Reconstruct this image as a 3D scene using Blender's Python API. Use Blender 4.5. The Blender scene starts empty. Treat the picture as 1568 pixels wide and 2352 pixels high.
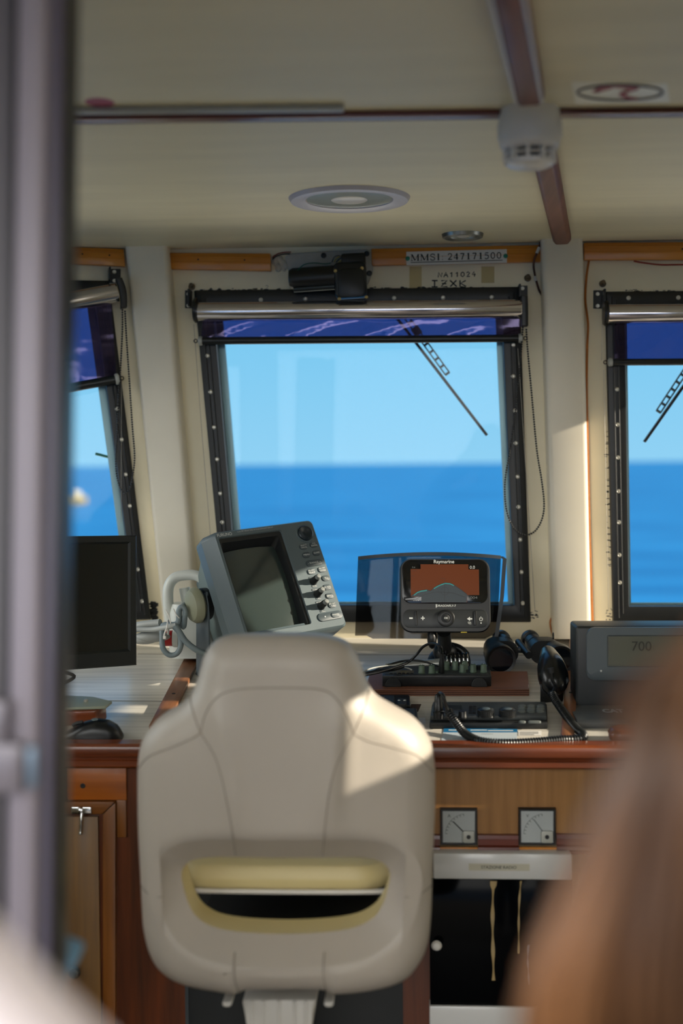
import bpy, bmesh, math, random
from mathutils import Vector, Matrix
random.seed(7)
S = bpy.context.scene
COL = S.collection
V = Vector
rad = math.radians

# ------------------------------------------------------------------ camera
F, IW, IH = 3000.0, 1568, 2352
EYE = V((0, 0, 1.40))
YAW, PITCH, ROLL = rad(3.0), math.atan(110 / F), rad(0.5)
fwd = V((-math.sin(YAW) * math.cos(PITCH), math.cos(YAW) * math.cos(PITCH), -math.sin(PITCH)))
rt0 = V((math.cos(YAW), math.sin(YAW), 0))
up0 = rt0.cross(fwd)
rt = rt0 * math.cos(ROLL) - up0 * math.sin(ROLL)
up = up0 * math.cos(ROLL) + rt0 * math.sin(ROLL)
cd = bpy.data.cameras.new('camera')
cam = bpy.data.objects.new('camera', cd)
COL.objects.link(cam)
mw = Matrix.Identity(4)
for i in range(3):
    mw[i][0], mw[i][1], mw[i][2], mw[i][3] = rt[i], up[i], -fwd[i], EYE[i]
cam.matrix_world = mw
cd.sensor_fit = 'VERTICAL'
cd.sensor_height = 36
cd.lens = F / IH * 36
cd.clip_start, cd.clip_end = 0.05, 60000
cd.dof.use_dof = True
cd.dof.focus_distance = 2.87
cd.dof.aperture_fstop = 1.8
cd.dof.aperture_blades = 0
S.camera = cam

# ------------------------------------------------------------------ light, sky, exposure
S.view_settings.view_transform = 'Standard'
S.view_settings.look = 'None'
S.view_settings.gamma = 1
S.view_settings.use_curve_mapping = False
S.view_settings.exposure = 0.0
SUN = V((-0.93, 0.12, -0.33)).normalized()
sl = bpy.data.lights.new('sun', 'SUN')
sl.energy = 9.0
sl.angle = rad(0.55)
sl.color = (1.0, 0.86, 0.68)
so = bpy.data.objects.new('sun', sl)
so.rotation_euler = SUN.to_track_quat('-Z', 'Y').to_euler()
COL.objects.link(so)
so.location = (6, -1, 5)

w = bpy.data.worlds.new('sky')
S.world = w
w.use_nodes = True
nt = w.node_tree
nt.nodes.clear()
def wn(t): return nt.nodes.new(t)
tc = wn('ShaderNodeTexCoord')
sep = wn('ShaderNodeSeparateXYZ')
nt.links.new(tc.outputs['Generated'], sep.inputs[0])
rmp = wn('ShaderNodeValToRGB')
rmp.color_ramp.elements[0].position = 0.0
rmp.color_ramp.elements[0].color = (0.30, 0.665, 0.93, 1)
rmp.color_ramp.elements[1].position = 1.0
rmp.color_ramp.elements[1].color = (0.10, 0.26, 0.62, 1)
e = rmp.color_ramp.elements.new(0.10); e.color = (0.215, 0.61, 0.905, 1)
e = rmp.color_ramp.elements.new(0.35); e.color = (0.15, 0.45, 0.80, 1)
nt.links.new(sep.outputs[2], rmp.inputs[0])
# warm glow added to the unseen starboard sky to light the cabin
dot = wn('ShaderNodeVectorMath'); dot.operation = 'DOT_PRODUCT'
hd = V((0.97, -0.20, 0.10)).normalized()
dot.inputs[1].default_value = hd
nt.links.new(tc.outputs['Generated'], dot.inputs[0])
hz = wn('ShaderNodeMapRange')
hz.inputs['From Min'].default_value = 0.15
hz.inputs['From Max'].default_value = 0.95
nt.links.new(dot.outputs['Value'], hz.inputs['Value'])
mx = wn('ShaderNodeMix'); mx.data_type = 'RGBA'
nt.links.new(hz.outputs[0], mx.inputs[0])
nt.links.new(rmp.outputs[0], mx.inputs[6])
mx.inputs[7].default_value = (3.1, 2.8, 2.35, 1)
# invented off-view brightness astern and to port, fills the cabin
dot2 = wn('ShaderNodeVectorMath'); dot2.operation = 'DOT_PRODUCT'
dot2.inputs[1].default_value = V((-0.62, -0.76, 0.20)).normalized()
nt.links.new(tc.outputs['Generated'], dot2.inputs[0])
hz2 = wn('ShaderNodeMapRange')
hz2.inputs['From Min'].default_value = 0.05
hz2.inputs['From Max'].default_value = 0.75
nt.links.new(dot2.outputs['Value'], hz2.inputs['Value'])
mx2 = wn('ShaderNodeMix'); mx2.data_type = 'RGBA'
nt.links.new(hz2.outputs[0], mx2.inputs[0])
nt.links.new(mx.outputs[2], mx2.inputs[6])
mx2.inputs[7].default_value = (5.0, 4.95, 4.75, 1)
bg = wn('ShaderNodeBackground')
bg.inputs[1].default_value = 1.0
nt.links.new(mx2.outputs[2], bg.inputs[0])
wo = wn('ShaderNodeOutputWorld')
nt.links.new(bg.outputs[0], wo.inputs[0])
S.cycles.max_bounces = 10
S.cycles.diffuse_bounces = 6
S.cycles.transparent_max_bounces = 12
S.cycles.sample_clamp_indirect = 6.0
S.cycles.caustics_reflective = False
S.cycles.caustics_refractive = False

# ------------------------------------------------------------------ projection helpers (pixel of the photo -> point on a real plane)
def ray(px, py): return fwd + rt * ((px - IW / 2) / F) - up * ((py - IH / 2) / F)
def onY(px, py, Y):
    r = ray(px, py); return EYE + r * ((Y - EYE.y) / r.y)
def onZ(px, py, Z):
    r = ray(px, py); return EYE + r * ((Z - EYE.z) / r.z)
def onP(px, py, p0, n):
    r = ray(px, py); return EYE + r * ((p0 - EYE).dot(n) / r.dot(n))
def atd(px, py, d): return EYE + ray(px, py) * d
def cw(x, y, z): return rt * x - up * y + fwd * z
def depth(p): return (p - EYE).dot(fwd)
def mpp(p): return depth(p) / F

# ------------------------------------------------------------------ materials
def lin(h):
    c = [(h >> 16 & 255) / 255, (h >> 8 & 255) / 255, (h & 255) / 255]
    return [x / 12.92 if x <= 0.04045 else ((x + 0.055) / 1.055) ** 2.4 for x in c]
MATS = {}
def mat(name, h, rough=0.5, metal=0.0, var=0.12, scale=6.0, bump=0.0, bscale=120.0, stretch=(1, 1, 1), spec=0.5,
        coat=0.0, dark=None, detail=4.0, emit=None, estr=1.0, trans=0.0):
    if name in MATS: return MATS[name]
    m = bpy.data.materials.new(name)
    m.use_nodes = True
    n = m.node_tree
    b = n.nodes['Principled BSDF']
    c = lin(h) if isinstance(h, int) else list(h)
    co = n.nodes.new('ShaderNodeTexCoord')
    mp = n.nodes.new('ShaderNodeMapping')
    mp.inputs['Scale'].default_value = stretch
    n.links.new(co.outputs['Object'], mp.inputs[0])
    if var > 0:
        nz = n.nodes.new('ShaderNodeTexNoise')
        nz.inputs['Scale'].default_value = scale
        nz.inputs['Detail'].default_value = detail
        n.links.new(mp.outputs[0], nz.inputs['Vector'])
        r = n.nodes.new('ShaderNodeValToRGB')
        r.color_ramp.elements[0].position = 0.3
        r.color_ramp.elements[1].position = 0.7
        d = lin(dark) if dark is not None else [x * (1 - var) for x in c]
        l = c if dark is not None else [min(1, x * (1 + var)) for x in c]
        r.color_ramp.elements[0].color = (*d, 1)
        r.color_ramp.elements[1].color = (*l, 1)
        n.links.new(nz.outputs[0], r.inputs[0])
        n.links.new(r.outputs[0], b.inputs['Base Color'])
    else:
        b.inputs['Base Color'].default_value = (*c, 1)
    b.inputs['Roughness'].default_value = rough
    b.inputs['Metallic'].default_value = metal
    b.inputs['Specular IOR Level'].default_value = spec
    b.inputs['Coat Weight'].default_value = coat
    b.inputs['Coat Roughness'].default_value = 0.12
    if trans: b.inputs['Transmission Weight'].default_value = trans
    if emit is not None:
        b.inputs['Emission Color'].default_value = (*lin(emit), 1)
        b.inputs['Emission Strength'].default_value = estr
    if bump > 0:
        bz = n.nodes.new('ShaderNodeTexNoise')
        bz.inputs['Scale'].default_value = bscale
        bz.inputs['Detail'].default_value = 3
        n.links.new(mp.outputs[0], bz.inputs['Vector'])
        bp = n.nodes.new('ShaderNodeBump')
        bp.inputs['Strength'].default_value = bump
        bp.inputs['Distance'].default_value = 0.002
        n.links.new(bz.outputs[0], bp.inputs['Height'])
        n.links.new(bp.outputs[0], b.inputs['Normal'])
    MATS[name] = m
    return m
def wood(name, h, dark, along='X', rough=0.35, fine=60.0, coat=0.15):
    s = {'X': (0.06, 1, 1), 'Y': (1, 0.06, 1), 'Z': (1, 1, 0.06)}[along]
    return mat(name, h, rough=rough, dark=dark, var=1, scale=fine, stretch=s, bump=0.12, bscale=fine * 2, coat=coat, detail=6)
def glassy(name, tint=(0.97, 0.985, 0.99), ior=1.45, gl=(1, 1, 1), rough=0.0, extra=0.0, bump=0.0):
    if name in MATS: return MATS[name]
    m = bpy.data.materials.new(name); m.use_nodes = True
    n = m.node_tree; n.nodes.clear()
    t = n.nodes.new('ShaderNodeBsdfTransparent'); t.inputs[0].default_value = (*tint, 1)
    g = n.nodes.new('ShaderNodeBsdfGlossy'); g.inputs[0].default_value = (*gl, 1); g.inputs['Roughness'].default_value = rough
    f = n.nodes.new('ShaderNodeFresnel'); f.inputs[0].default_value = ior
    a = n.nodes.new('ShaderNodeMath'); a.operation = 'ADD'; a.inputs[1].default_value = extra; a.use_clamp = True
    n.links.new(f.outputs[0], a.inputs[0])
    if bump:
        co = n.nodes.new('ShaderNodeTexCoord')
        nz = n.nodes.new('ShaderNodeTexNoise'); nz.inputs['Scale'].default_value = 9; nz.inputs['Detail'].default_value = 1
        mpn = n.nodes.new('ShaderNodeMapping'); mpn.inputs['Scale'].default_value = (1, 1, 3)
        n.links.new(co.outputs['Object'], mpn.inputs[0]); n.links.new(mpn.outputs[0], nz.inputs['Vector'])
        bp = n.nodes.new('ShaderNodeBump'); bp.inputs['Strength'].default_value = bump; bp.inputs['Distance'].default_value = 0.03
        n.links.new(nz.outputs[0], bp.inputs['Height']); n.links.new(bp.outputs[0], g.inputs['Normal'])
    mxs = n.nodes.new('ShaderNodeMixShader')
    o = n.nodes.new('ShaderNodeOutputMaterial')
    n.links.new(a.outputs[0], mxs.inputs[0]); n.links.new(t.outputs[0], mxs.inputs[1]); n.links.new(g.outputs[0], mxs.inputs[2])
    n.links.new(mxs.outputs[0], o.inputs[0])
    MATS[name] = m
    return m

M_wall = mat('cream_paint', 0xF2E8CC, 0.45, var=0.10, scale=3, bump=0.05, bscale=40)
M_ceil = mat('ceiling_laminate', 0xE6DFC2, 0.5, spec=0.2, var=0.05, scale=14, stretch=(0.15, 1, 1), bump=0.06, bscale=60)
M_pill = mat('pillar_paint', 0xE2DAC8, 0.38, var=0.06, scale=4, bump=0.04, bscale=50)
M_black = mat('black_gasket', 0x0B0E10, 0.4, var=0.3, scale=30, bump=0.1, bscale=90)
M_alu = mat('sky_tinted_aluminium', 0x8FB0B8, 0.35, metal=0.4, var=0.06)  # the sky's blue reflection is put into the metal colour
M_screw = mat('steel_screw', 0xC9C6BC, 0.35, metal=0.7, var=0.1)
M_glass = glassy('window_pane_glass', ior=1.16)
M_film = glassy('blue_solar_film', tint=(0.055, 0.075, 0.25), ior=1.3, gl=(0.50, 0.42, 0.75), rough=0.10, extra=0.08, bump=0.05)
M_roll = mat('silver_film_roll', 0xCBC8CC, 0.14, metal=0.95, var=0.12, scale=9, stretch=(0.1, 1, 1), bump=0.10, bscale=20)
M_barblk = mat('black_aluminium', 0x10161A, 0.3, var=0.1)
M_plblk = mat('black_plastic', 0x0D0F11, 0.35, var=0.15, scale=20)
M_plblk2 = mat('matte_black_plastic', 0x15181A, 0.55, var=0.15, scale=20, bump=0.1, bscale=300)
M_plgry = mat('pale_grey_plastic', 0xA9ABA6, 0.45, var=0.05)
M_worn = mat('varnished_pine', 0xDC922E, dark=0xBC7420, var=1, scale=30, stretch=(0.06, 1, 1), rough=0.3, coat=0.3)
M_mahog = wood('mahogany', 0x84401C, 0x53230E, 'X', rough=0.28, coat=0.4)
M_mahogY = wood('mahogany_fore_aft', 0x85503A, 0x663826, 'Y', rough=0.5, coat=0.05)
M_mahogZ = wood('mahogany_upright', 0x6E3414, 0x43200C, 'Z', rough=0.35, coat=0.2)
M_red = wood('dark_red_wood', 0x6A2A18, 0x451508, 'X', rough=0.3, coat=0.3)
M_ply = wood('plywood_veneer', 0xA87840, 0x8C602A, 'Z', rough=0.4)
M_door = wood('olive_teak', 0x80581A, 0x64430F, 'Z', rough=0.4)
M_frame = wood('teak_frame', 0x8A5320, 0x673A12, 'Z', rough=0.4)
M_orange = wood('orange_cedar', 0xB0601C, 0x8C4812, 'X', rough=0.35)
M_top = mat('pale_ash_laminate', 0xE0DBD0, dark=0xC2BDB4, var=1, scale=70, stretch=(0.05, 1, 1), rough=0.26, bump=0.05, bscale=90, detail=5, coat=0.3)
M_white = mat('white_plastic', 0xDDD9D2, 0.35, var=0.03)
M_whgl = mat('white_enamel', 0xD2D2D0, 0.2, var=0.03, coat=0.3)
M_leather = mat('cream_vinyl', 0xB0A89E, 0.42, var=0.04, scale=5, bump=0.10, bscale=450)
M_leatherLit = mat('warm_lit_cream_vinyl', 0xD8C894, 0.42, var=0.05, scale=5, bump=0.1, bscale=450)  # cream vinyl with warm yellow light put into its colour
M_thread = mat('grey_thread', 0x8C8378, 0.7, var=0.1)
M_rad = mat('grey_instrument_case', 0x566368, 0.4, var=0.05, bump=0.06, bscale=700)
M_radside = mat('grey_green_case', 0x63716F, 0.5, var=0.05, bump=0.06, bscale=700)
M_radbtn = mat('dark_grey_rubber', 0x3E4A50, 0.5, var=0.06)
M_navy = mat('navy_plastic', 0x16222C, 0.4, var=0.08)
M_crt = mat('crt_glass', 0x303B3A, 0.06, var=0.03, coat=1.0)
M_txt = mat('pale_lettering', 0xC9CDCB, 0.5, var=0)
M_ink = mat('black_ink', 0x0A0A0A, 0.6, var=0)
M_chrome = mat('chrome', 0xC8C8C8, 0.15, metal=1.0, var=0.05)
M_paper = mat('white_paper', 0xD8D6D2, 0.7, var=0.03)
M_orangew = mat('orange_cable', 0xA8621A, 0.5, var=0.2, scale=20)
M_redw = mat('red_wire', 0x8E2A1C, 0.5, var=0.1)

# ------------------------------------------------------------------ mesh helpers; every shape is built in world space, then moved into its parent's frame
FR = {}
def new(): return bmesh.new()
def finish(name, bm, m, frame, ang=38):
    bmesh.ops.transform(bm, matrix=frame.inverted(), verts=bm.verts)
    bmesh.ops.recalc_face_normals(bm, faces=bm.faces)
    me = bpy.data.meshes.new(name)
    bm.to_mesh(me); bm.free()
    for p in me.polygons: p.use_smooth = True
    me.set_sharp_from_angle(angle=rad(ang))
    if m: me.materials.append(m)
    return bpy.data.objects.new(name, me)
def part(name, bm, m, parent, label=None, ang=38):
    fr = FR[parent]
    o = finish(name, bm, m, fr, ang)
    COL.objects.link(o)
    o.parent = parent
    FR[o] = fr
    if label: o['label'] = label
    return o
def thing(name, label, cat, loc, R=None, group=None):
    o = bpy.data.objects.new(name, None)
    o.empty_display_size = 0.05
    M = Matrix.Translation(loc) @ (R.to_4x4() if R else Matrix.Identity(4))
    o.matrix_world = M
    COL.objects.link(o)
    FR[o] = M
    o['label'] = label; o['category'] = cat
    if group: o['group'] = group
    return o
def solo(name, bm, m, label, cat, loc, group=None, ang=38):
    M = Matrix.Translation(loc)
    o = finish(name, bm, m, M, ang)
    o.matrix_world = M
    COL.objects.link(o)
    FR[o] = M
    o['label'] = label; o['category'] = cat
    if group: o['group'] = group
    return o
def struct(name, bm, m, loc=(0, 0, 0), ang=38):
    M = Matrix.Translation(loc)
    o = finish(name, bm, m, M, ang)
    o.matrix_world = M
    COL.objects.link(o)
    FR[o] = M
    o['kind'] = 'structure'
    return o
def bev(bm, faces_or_edges, off, seg=2):
    bmesh.ops.bevel(bm, geom=faces_or_edges, offset=off, segments=seg, profile=0.5, affect='EDGES', clamp_overlap=True)
def prism(bm, poly, vec, b=0, seg=2):
    a = [bm.verts.new(p) for p in poly]
    c = [bm.verts.new(V(p) + V(vec)) for p in poly]
    n = len(a)
    fs = [bm.faces.new(a[::-1]), bm.faces.new(c)]
    for i in range(n):
        fs.append(bm.faces.new((a[i], a[(i + 1) % n], c[(i + 1) % n], c[i])))
    if b:
        es = list({e for f in fs for e in f.edges})
        bev(bm, es, b, seg)
def ringp(bm, outer, inner, vec):
    n = len(outer); vec = V(vec)
    L = [[bm.verts.new(V(p) + k) for p in q] for q in (outer, inner) for k in (V(), vec)]
    o0, o1, i0, i1 = L
    for i in range(n):
        j = (i + 1) % n
        bm.faces.new((o0[i], o0[j], i0[j], i0[i])); bm.faces.new((o1[j], o1[i], i1[i], i1[j]))
        bm.faces.new((o0[j], o0[i], o1[i], o1[j])); bm.faces.new((i0[i], i0[j], i1[j], i1[i]))
def box(bm, x0, x1, y0, y1, z0, z1, b=0, seg=2):
    prism(bm, [(x0, y0, z0), (x1, y0, z0), (x1, y1, z0), (x0, y1, z0)], (0, 0, z1 - z0), b, seg)
def obox(bm, O, X, Y, Z, b=0, seg=2):
    """box centred on O with half-axis vectors X, Y, Z"""
    prism(bm, [O - X - Y - Z, O + X - Y - Z, O + X + Y - Z, O - X + Y - Z], Z * 2, b, seg)
def pbox(bm, x0, y0, x1, y1, Y, d, b=0, seg=2):
    """upright box whose near face covers the photo rectangle, lying on the plane Y; d > 0 goes away from the viewer"""
    A = onY(x0, (y0 + y1) / 2, Y).x; B = onY(x1, (y0 + y1) / 2, Y).x
    T = onY((x0 + x1) / 2, y0, Y).z; Bt = onY((x0 + x1) / 2, y1, Y).z
    box(bm, A, B, min(Y, Y + d), max(Y, Y + d), Bt, T, b, seg)
def frame_of(t):
    a = V((0, 0, 1)) if abs(t.z) < 0.9 else V((1, 0, 0))
    n = t.cross(a).normalized()
    return n, t.cross(n).normalized()
def tube(bm, pts, r, seg=10, closed=False, caps=True):
    pts = [V(p) for p in pts]
    n = len(pts)
    rs = r if isinstance(r, (list, tuple)) else [r] * n
    rings = []
    pn = None
    for i in range(n):
        if closed: t = pts[(i + 1) % n] - pts[i - 1]
        else: t = pts[min(i + 1, n - 1)] - pts[max(i - 1, 0)]
        t.normalize()
        if pn is None: nn, bb = frame_of(t)
        else:
            nn = pn - t * pn.dot(t)
            if nn.length < 1e-6: nn, bb = frame_of(t)
            nn.normalize(); bb = t.cross(nn)
        pn = nn
        rings.append([bm.verts.new(pts[i] + (nn * math.cos(2 * math.pi * k / seg) + bb * math.sin(2 * math.pi * k / seg)) * rs[i]) for k in range(seg)])
    for i in range(n if closed else n - 1):
        a, b = rings[i], rings[(i + 1) % n]
        for k in range(seg):
            bm.faces.new((a[k], a[(k + 1) % seg], b[(k + 1) % seg], b[k]))
    if caps and not closed:
        bm.faces.new(rings[0][::-1]); bm.faces.new(rings[-1])
def lathe(bm, prof, O, axis, seg=28, sx=1.0, xdir=None):
    """prof: list of (radius, height along axis)"""
    axis = V(axis).normalized()
    if xdir is None: n, b = frame_of(axis)
    else:
        n = (V(xdir) - axis * V(xdir).dot(axis)).normalized(); b = axis.cross(n)
    rings = []
    for r, h in prof:
        if r < 1e-6: rings.append([bm.verts.new(O + axis * h)])
        else: rings.append([bm.verts.new(O + axis * h + n * math.cos(2 * math.pi * k / seg) * r * sx + b * math.sin(2 * math.pi * k / seg) * r) for k in range(seg)])
    for a, c in zip(rings, rings[1:]):
        if len(a) == 1 and len(c) == 1: continue
        for k in range(seg):
            j = (k + 1) % seg
            if len(a) == 1: bm.faces.new((a[0], c[j], c[k]))
            elif len(c) == 1: bm.faces.new((a[k], a[j], c[0]))
            else: bm.faces.new((a[k], a[j], c[j], c[k]))
    if len(rings[0]) > 1: bm.faces.new(rings[0][::-1])
    if len(rings[-1]) > 1: bm.faces.new(rings[-1])
def rrect(w, h, r, n=5):
    r = min(r, w / 2 - 1e-5, h / 2 - 1e-5)
    out = []
    for cx, cy, a0 in ((w / 2 - r, h / 2 - r, 0), (-w / 2 + r, h / 2 - r, 90), (-w / 2 + r, -h / 2 + r, 180), (w / 2 - r, -h / 2 + r, 270)):
        for k in range(n + 1):
            a = rad(a0 + 90 * k / n)
            out.append((cx + r * math.cos(a), cy + r * math.sin(a)))
    return out
def plate(bm, loops, cap0=True, cap1=True):
    """stack of closed loops with equal counts"""
    R = [[bm.verts.new(p) for p in l] for l in loops]
    n = len(R[0])
    for a, b in zip(R, R[1:]):
        for i in range(n):
            j = (i + 1) % n
            bm.faces.new((a[i], a[j], b[j], b[i]))
    if cap0: bm.faces.new(R[0][::-1])
    if cap1: bm.faces.new(R[-1])
def key(bm, O, X, Y, N, w, h, r, d, b=None, n=5):
    """rounded-rectangle block on the plane (O; X, Y), raised d along N, with a rounded near edge"""
    if b is None: b = min(d * 0.6, r * 0.6)
    loops = []
    for (ins, hh) in ((0, 0), (0, d - b), (b * 0.3, d - b * 0.3), (b, d)):
        loops.append([O + X * x + Y * y + N * hh for x, y in rrect(w - 2 * ins, h - 2 * ins, max(r - ins, 1e-4), n)])
    plate(bm, loops)
def cr(pts, n, closed=False):
    """Catmull-Rom through pts, n samples"""
    P = [V(p) for p in pts]; m = len(P)
    segs = m if closed else m - 1
    out = []
    for k in range(n):
        t = k / n * segs if closed else k / (n - 1) * segs
        i = min(int(t), segs - 1); u = t - i
        if closed: a, b, c, d = P[i - 1], P[i], P[(i + 1) % m], P[(i + 2) % m]
        else: a, b, c, d = P[max(i - 1, 0)], P[i], P[min(i + 1, m - 1)], P[min(i + 2, m - 1)]
        out.append(0.5 * ((2 * b) + (c - a) * u + (2 * a - 5 * b + 4 * c - d) * u * u + (3 * b - a - 3 * c + d) * u ** 3))
    return out
def even(pts, step):
    """resample a polyline at even steps"""
    out = [pts[0].copy()]; need = step
    for a, b in zip(pts, pts[1:]):
        L = (b - a).length; s = need
        while s <= L:
            out.append(a + (b - a) * (s / L)); s += step
        need = s - L
    return out
def ball(bm, c, r, u=10, v=8, sc=(1, 1, 1)):
    res = bmesh.ops.create_uvsphere(bm, u_segments=u, v_segments=v, radius=1.0)
    for q in res['verts']: q.co = V((q.co.x * r * sc[0], q.co.y * r * sc[1], q.co.z * r * sc[2])) + V(c)
def stroke(bm, pts, wd, N, d=0.0004):
    """flat pen stroke lying on a plane with normal N"""
    pts = [V(p) for p in pts]
    L, R = [], []
    for i, p in enumerate(pts):
        t = (pts[min(i + 1, len(pts) - 1)] - pts[max(i - 1, 0)]).normalized()
        s = N.cross(t).normalized() * wd / 2
        L.append(p + s); R.append(p - s)
    for i in range(len(pts) - 1):
        prism(bm, [L[i], L[i + 1], R[i + 1], R[i]], N * d)
DG = None
def lettering(s, O, X, Y, N, width=None, height=None, d=0.0004, name='lettering', m=None, parent=None, shear=0.0, weight=0.0):
    """raised letters centred on O, reading along X"""
    c = bpy.data.curves.new('txt', 'FONT')
    c.body = s; c.align_x = 'CENTER'; c.size = 1; c.resolution_u = 3; c.shear = shear
    c.offset = weight
    o = bpy.data.objects.new('txt', c); COL.objects.link(o)
    dg = bpy.context.evaluated_depsgraph_get()
    me = bpy.data.meshes.new_from_object(o.evaluated_get(dg))
    bpy.data.objects.remove(o); bpy.data.curves.remove(c)
    bm = new(); bm.from_mesh(me); bpy.data.meshes.remove(me)
    xs = [v.co.x for v in bm.verts]; ys = [v.co.y for v in bm.verts]
    cx, cy = (min(xs) + max(xs)) / 2, (min(ys) + max(ys)) / 2
    w0, h0 = max(xs) - min(xs), max(ys) - min(ys)
    if width and height: sx, sy = width / w0, height / h0
    elif width: sx = sy = width / w0
    else: sx = sy = height / h0
    for v in bm.verts:
        v.co = O + X * ((v.co.x - cx) * sx) + Y * ((v.co.y - cy) * sy) + N * d
    return part(name, bm, m, parent)
UX, UY, UZ = V((1, 0, 0)), V((0, 1, 0)), V((0, 0, 1))
NY = -UY

# ================================================================== SETTING
Y0 = 3.30
ZC = onY(784, 566, Y0).z
PF = onY(784, 1712, 2.50)
PB = onY(784, 1465, Y0)
CTX = UX.copy()
CTT = V((0, PB.y - PF.y, PB.z - PF.z)).normalized()
CTN = CTX.cross(CTT).normalized()
RCT = Matrix((CTX, CTT, CTN)).transposed()
def CT(px, py, h=0.0): return onP(px, py, PF + CTN * h, CTN)
def wl(px, py, Y=Y0): return onY(px, py, Y)
def up_to(p, z, q):  # slide p along the line p-q until height z
    t = (z - p.z) / (q.z - p.z); return p + (q - p) * t

# ---- sea, boat
bm = new()
box(bm, -30000, 30000, -30000, 50000, -2.62, -2.60)
M_sea = mat('sea_water', (0.022, 0.20, 0.46), 0.45, var=0, spec=0.03)
n = M_sea.node_tree
tcs = n.nodes.new('ShaderNodeTexCoord'); mps = n.nodes.new('ShaderNodeMapping'); mps.inputs['Scale'].default_value = (0.05, 0.25, 1)
nzs = n.nodes.new('ShaderNodeTexNoise'); nzs.inputs['Scale'].default_value = 1.0; nzs.inputs['Detail'].default_value = 5
rps = n.nodes.new('ShaderNodeValToRGB')
rps.color_ramp.elements[0].position = 0.35; rps.color_ramp.elements[0].color = (0.003, 0.060, 0.180, 1)
rps.color_ramp.elements[1].position = 0.68; rps.color_ramp.elements[1].color = (0.010, 0.118, 0.285, 1)
n.links.new(tcs.outputs['Object'], mps.inputs[0]); n.links.new(mps.outputs[0], nzs.inputs['Vector'])
n.links.new(nzs.outputs[0], rps.inputs[0]); n.links.new(rps.outputs[0], n.nodes['Principled BSDF'].inputs['Base Color'])
bps = n.nodes.new('ShaderNodeBump'); bps.inputs['Strength'].default_value = 0.4; bps.inputs['Distance'].default_value = 0.3
n.links.new(nzs.outputs[0], bps.inputs['Height']); n.links.new(bps.outputs[0], n.nodes['Principled BSDF'].inputs['Normal'])
sea = solo('sea', bm, M_sea, 'open blue sea stretching to the horizon beyond the windows', 'sea', (0, 40, -2.6))
sea['kind'] = 'stuff'

bt = thing('boat', 'small pale yellow boat far off on the sea seen through the left window', 'boat', onZ(165, 1158, -2.6))
o0 = FR[bt].translation
bm = new()
for sx in (1,):
    L = []
    for t, (hw, zb, zt) in ((-1.7, (0.05, 0.5, 1.05)), (-1.2, (0.5, 0.1, 0.9)), (-0.3, (0.7, 0.0, 0.75)), (0.8, (0.7, 0.0, 0.75)), (1.5, (0.6, 0.1, 0.8))):
        L.append([o0 + V((t, -hw, zt)), o0 + V((t, -hw * 0.6, zb)), o0 + V((t, hw * 0.6, zb)), o0 + V((t, hw, zt))])
    plate(bm, L)
part('hull', bm, mat('yellow_hull', 0xA08C50, 0.5, var=0.05), bt)
bm = new(); obox(bm, o0 + V((0.4, 0, 1.05)), V((0.5, 0, 0)), V((0, 0.4, 0)), V((0, 0, 0.35)), 0.05)
part('cabin', bm, mat('boat_white', 0xB0AA98, 0.5, var=0.05), bt)

# ---- floor, deck, ceiling, side walls, after bulkhead
bm = new(); box(bm, -1.6, 1.45, 1.10, 3.36, -0.05, 0.0)
struct('floor', bm, mat('grey_floor', 0x5A544C, 0.5, var=0.05))
bm = new(); box(bm, -3, 3, -5, 1.10, -0.05, 0.0)
struct('floor_deck', bm, mat('teak_deck', 0x5A4E42, 0.6, var=0.08))
bm = new(); box(bm, -2.2, 2.2, 3.40, 6.0, -0.06, 0.0)
struct('floor_bounce_deck', bm, mat('white_bounce_deck', 0xDCD6C8, 0.5, var=0.04))  # unseen white deck added to bounce sun up to the ceiling
bm = new(); box(bm, -1.6, 1.45, 1.10, 3.42, ZC, ZC + 0.04)
ceil = struct('ceiling', bm, M_ceil, (0, 2, ZC))
bm = new(); lathe(bm, [(0.0, -0.0006), (0.022, -0.0006), (0.022, 0.0002)], onZ(229, 235, ZC), UZ, 18, sx=1.1)
part('stain', bm, mat('pink_mark', 0xA85070, 0.6, var=0.2), ceil, 'small pink smear on the ceiling panel')
bm = new()
PW = [(2.10, 2.98)]  # unseen port window, added to let more skylight in
for z0, z1 in ((0, 1.05), (1.82, ZC)): box(bm, -1.60, -1.54, 1.10, 3.36, z0, z1)
for y0, y1 in ((1.10, 2.10), (2.98, 3.36)): box(bm, -1.60, -1.54, y0, y1, 1.05, 1.82)
struct('wall_left', bm, M_wall)
for i, (a, b) in enumerate(PW):
    q = lambda m_: [(-1.535, a - m_, 1.05 - m_), (-1.535, b + m_, 1.05 - m_), (-1.535, b + m_, 1.82 + m_), (-1.535, a - m_, 1.82 + m_)]
    bm = new(); ringp(bm, q(.03), q(0), (-.01, 0, 0)); s = struct('window_%d' % (9 + i), bm, M_black)
    bm = new(); box(bm, -1.575, -1.57, a, b, 1.05, 1.82); part('pane', bm, M_glass, s)
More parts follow.
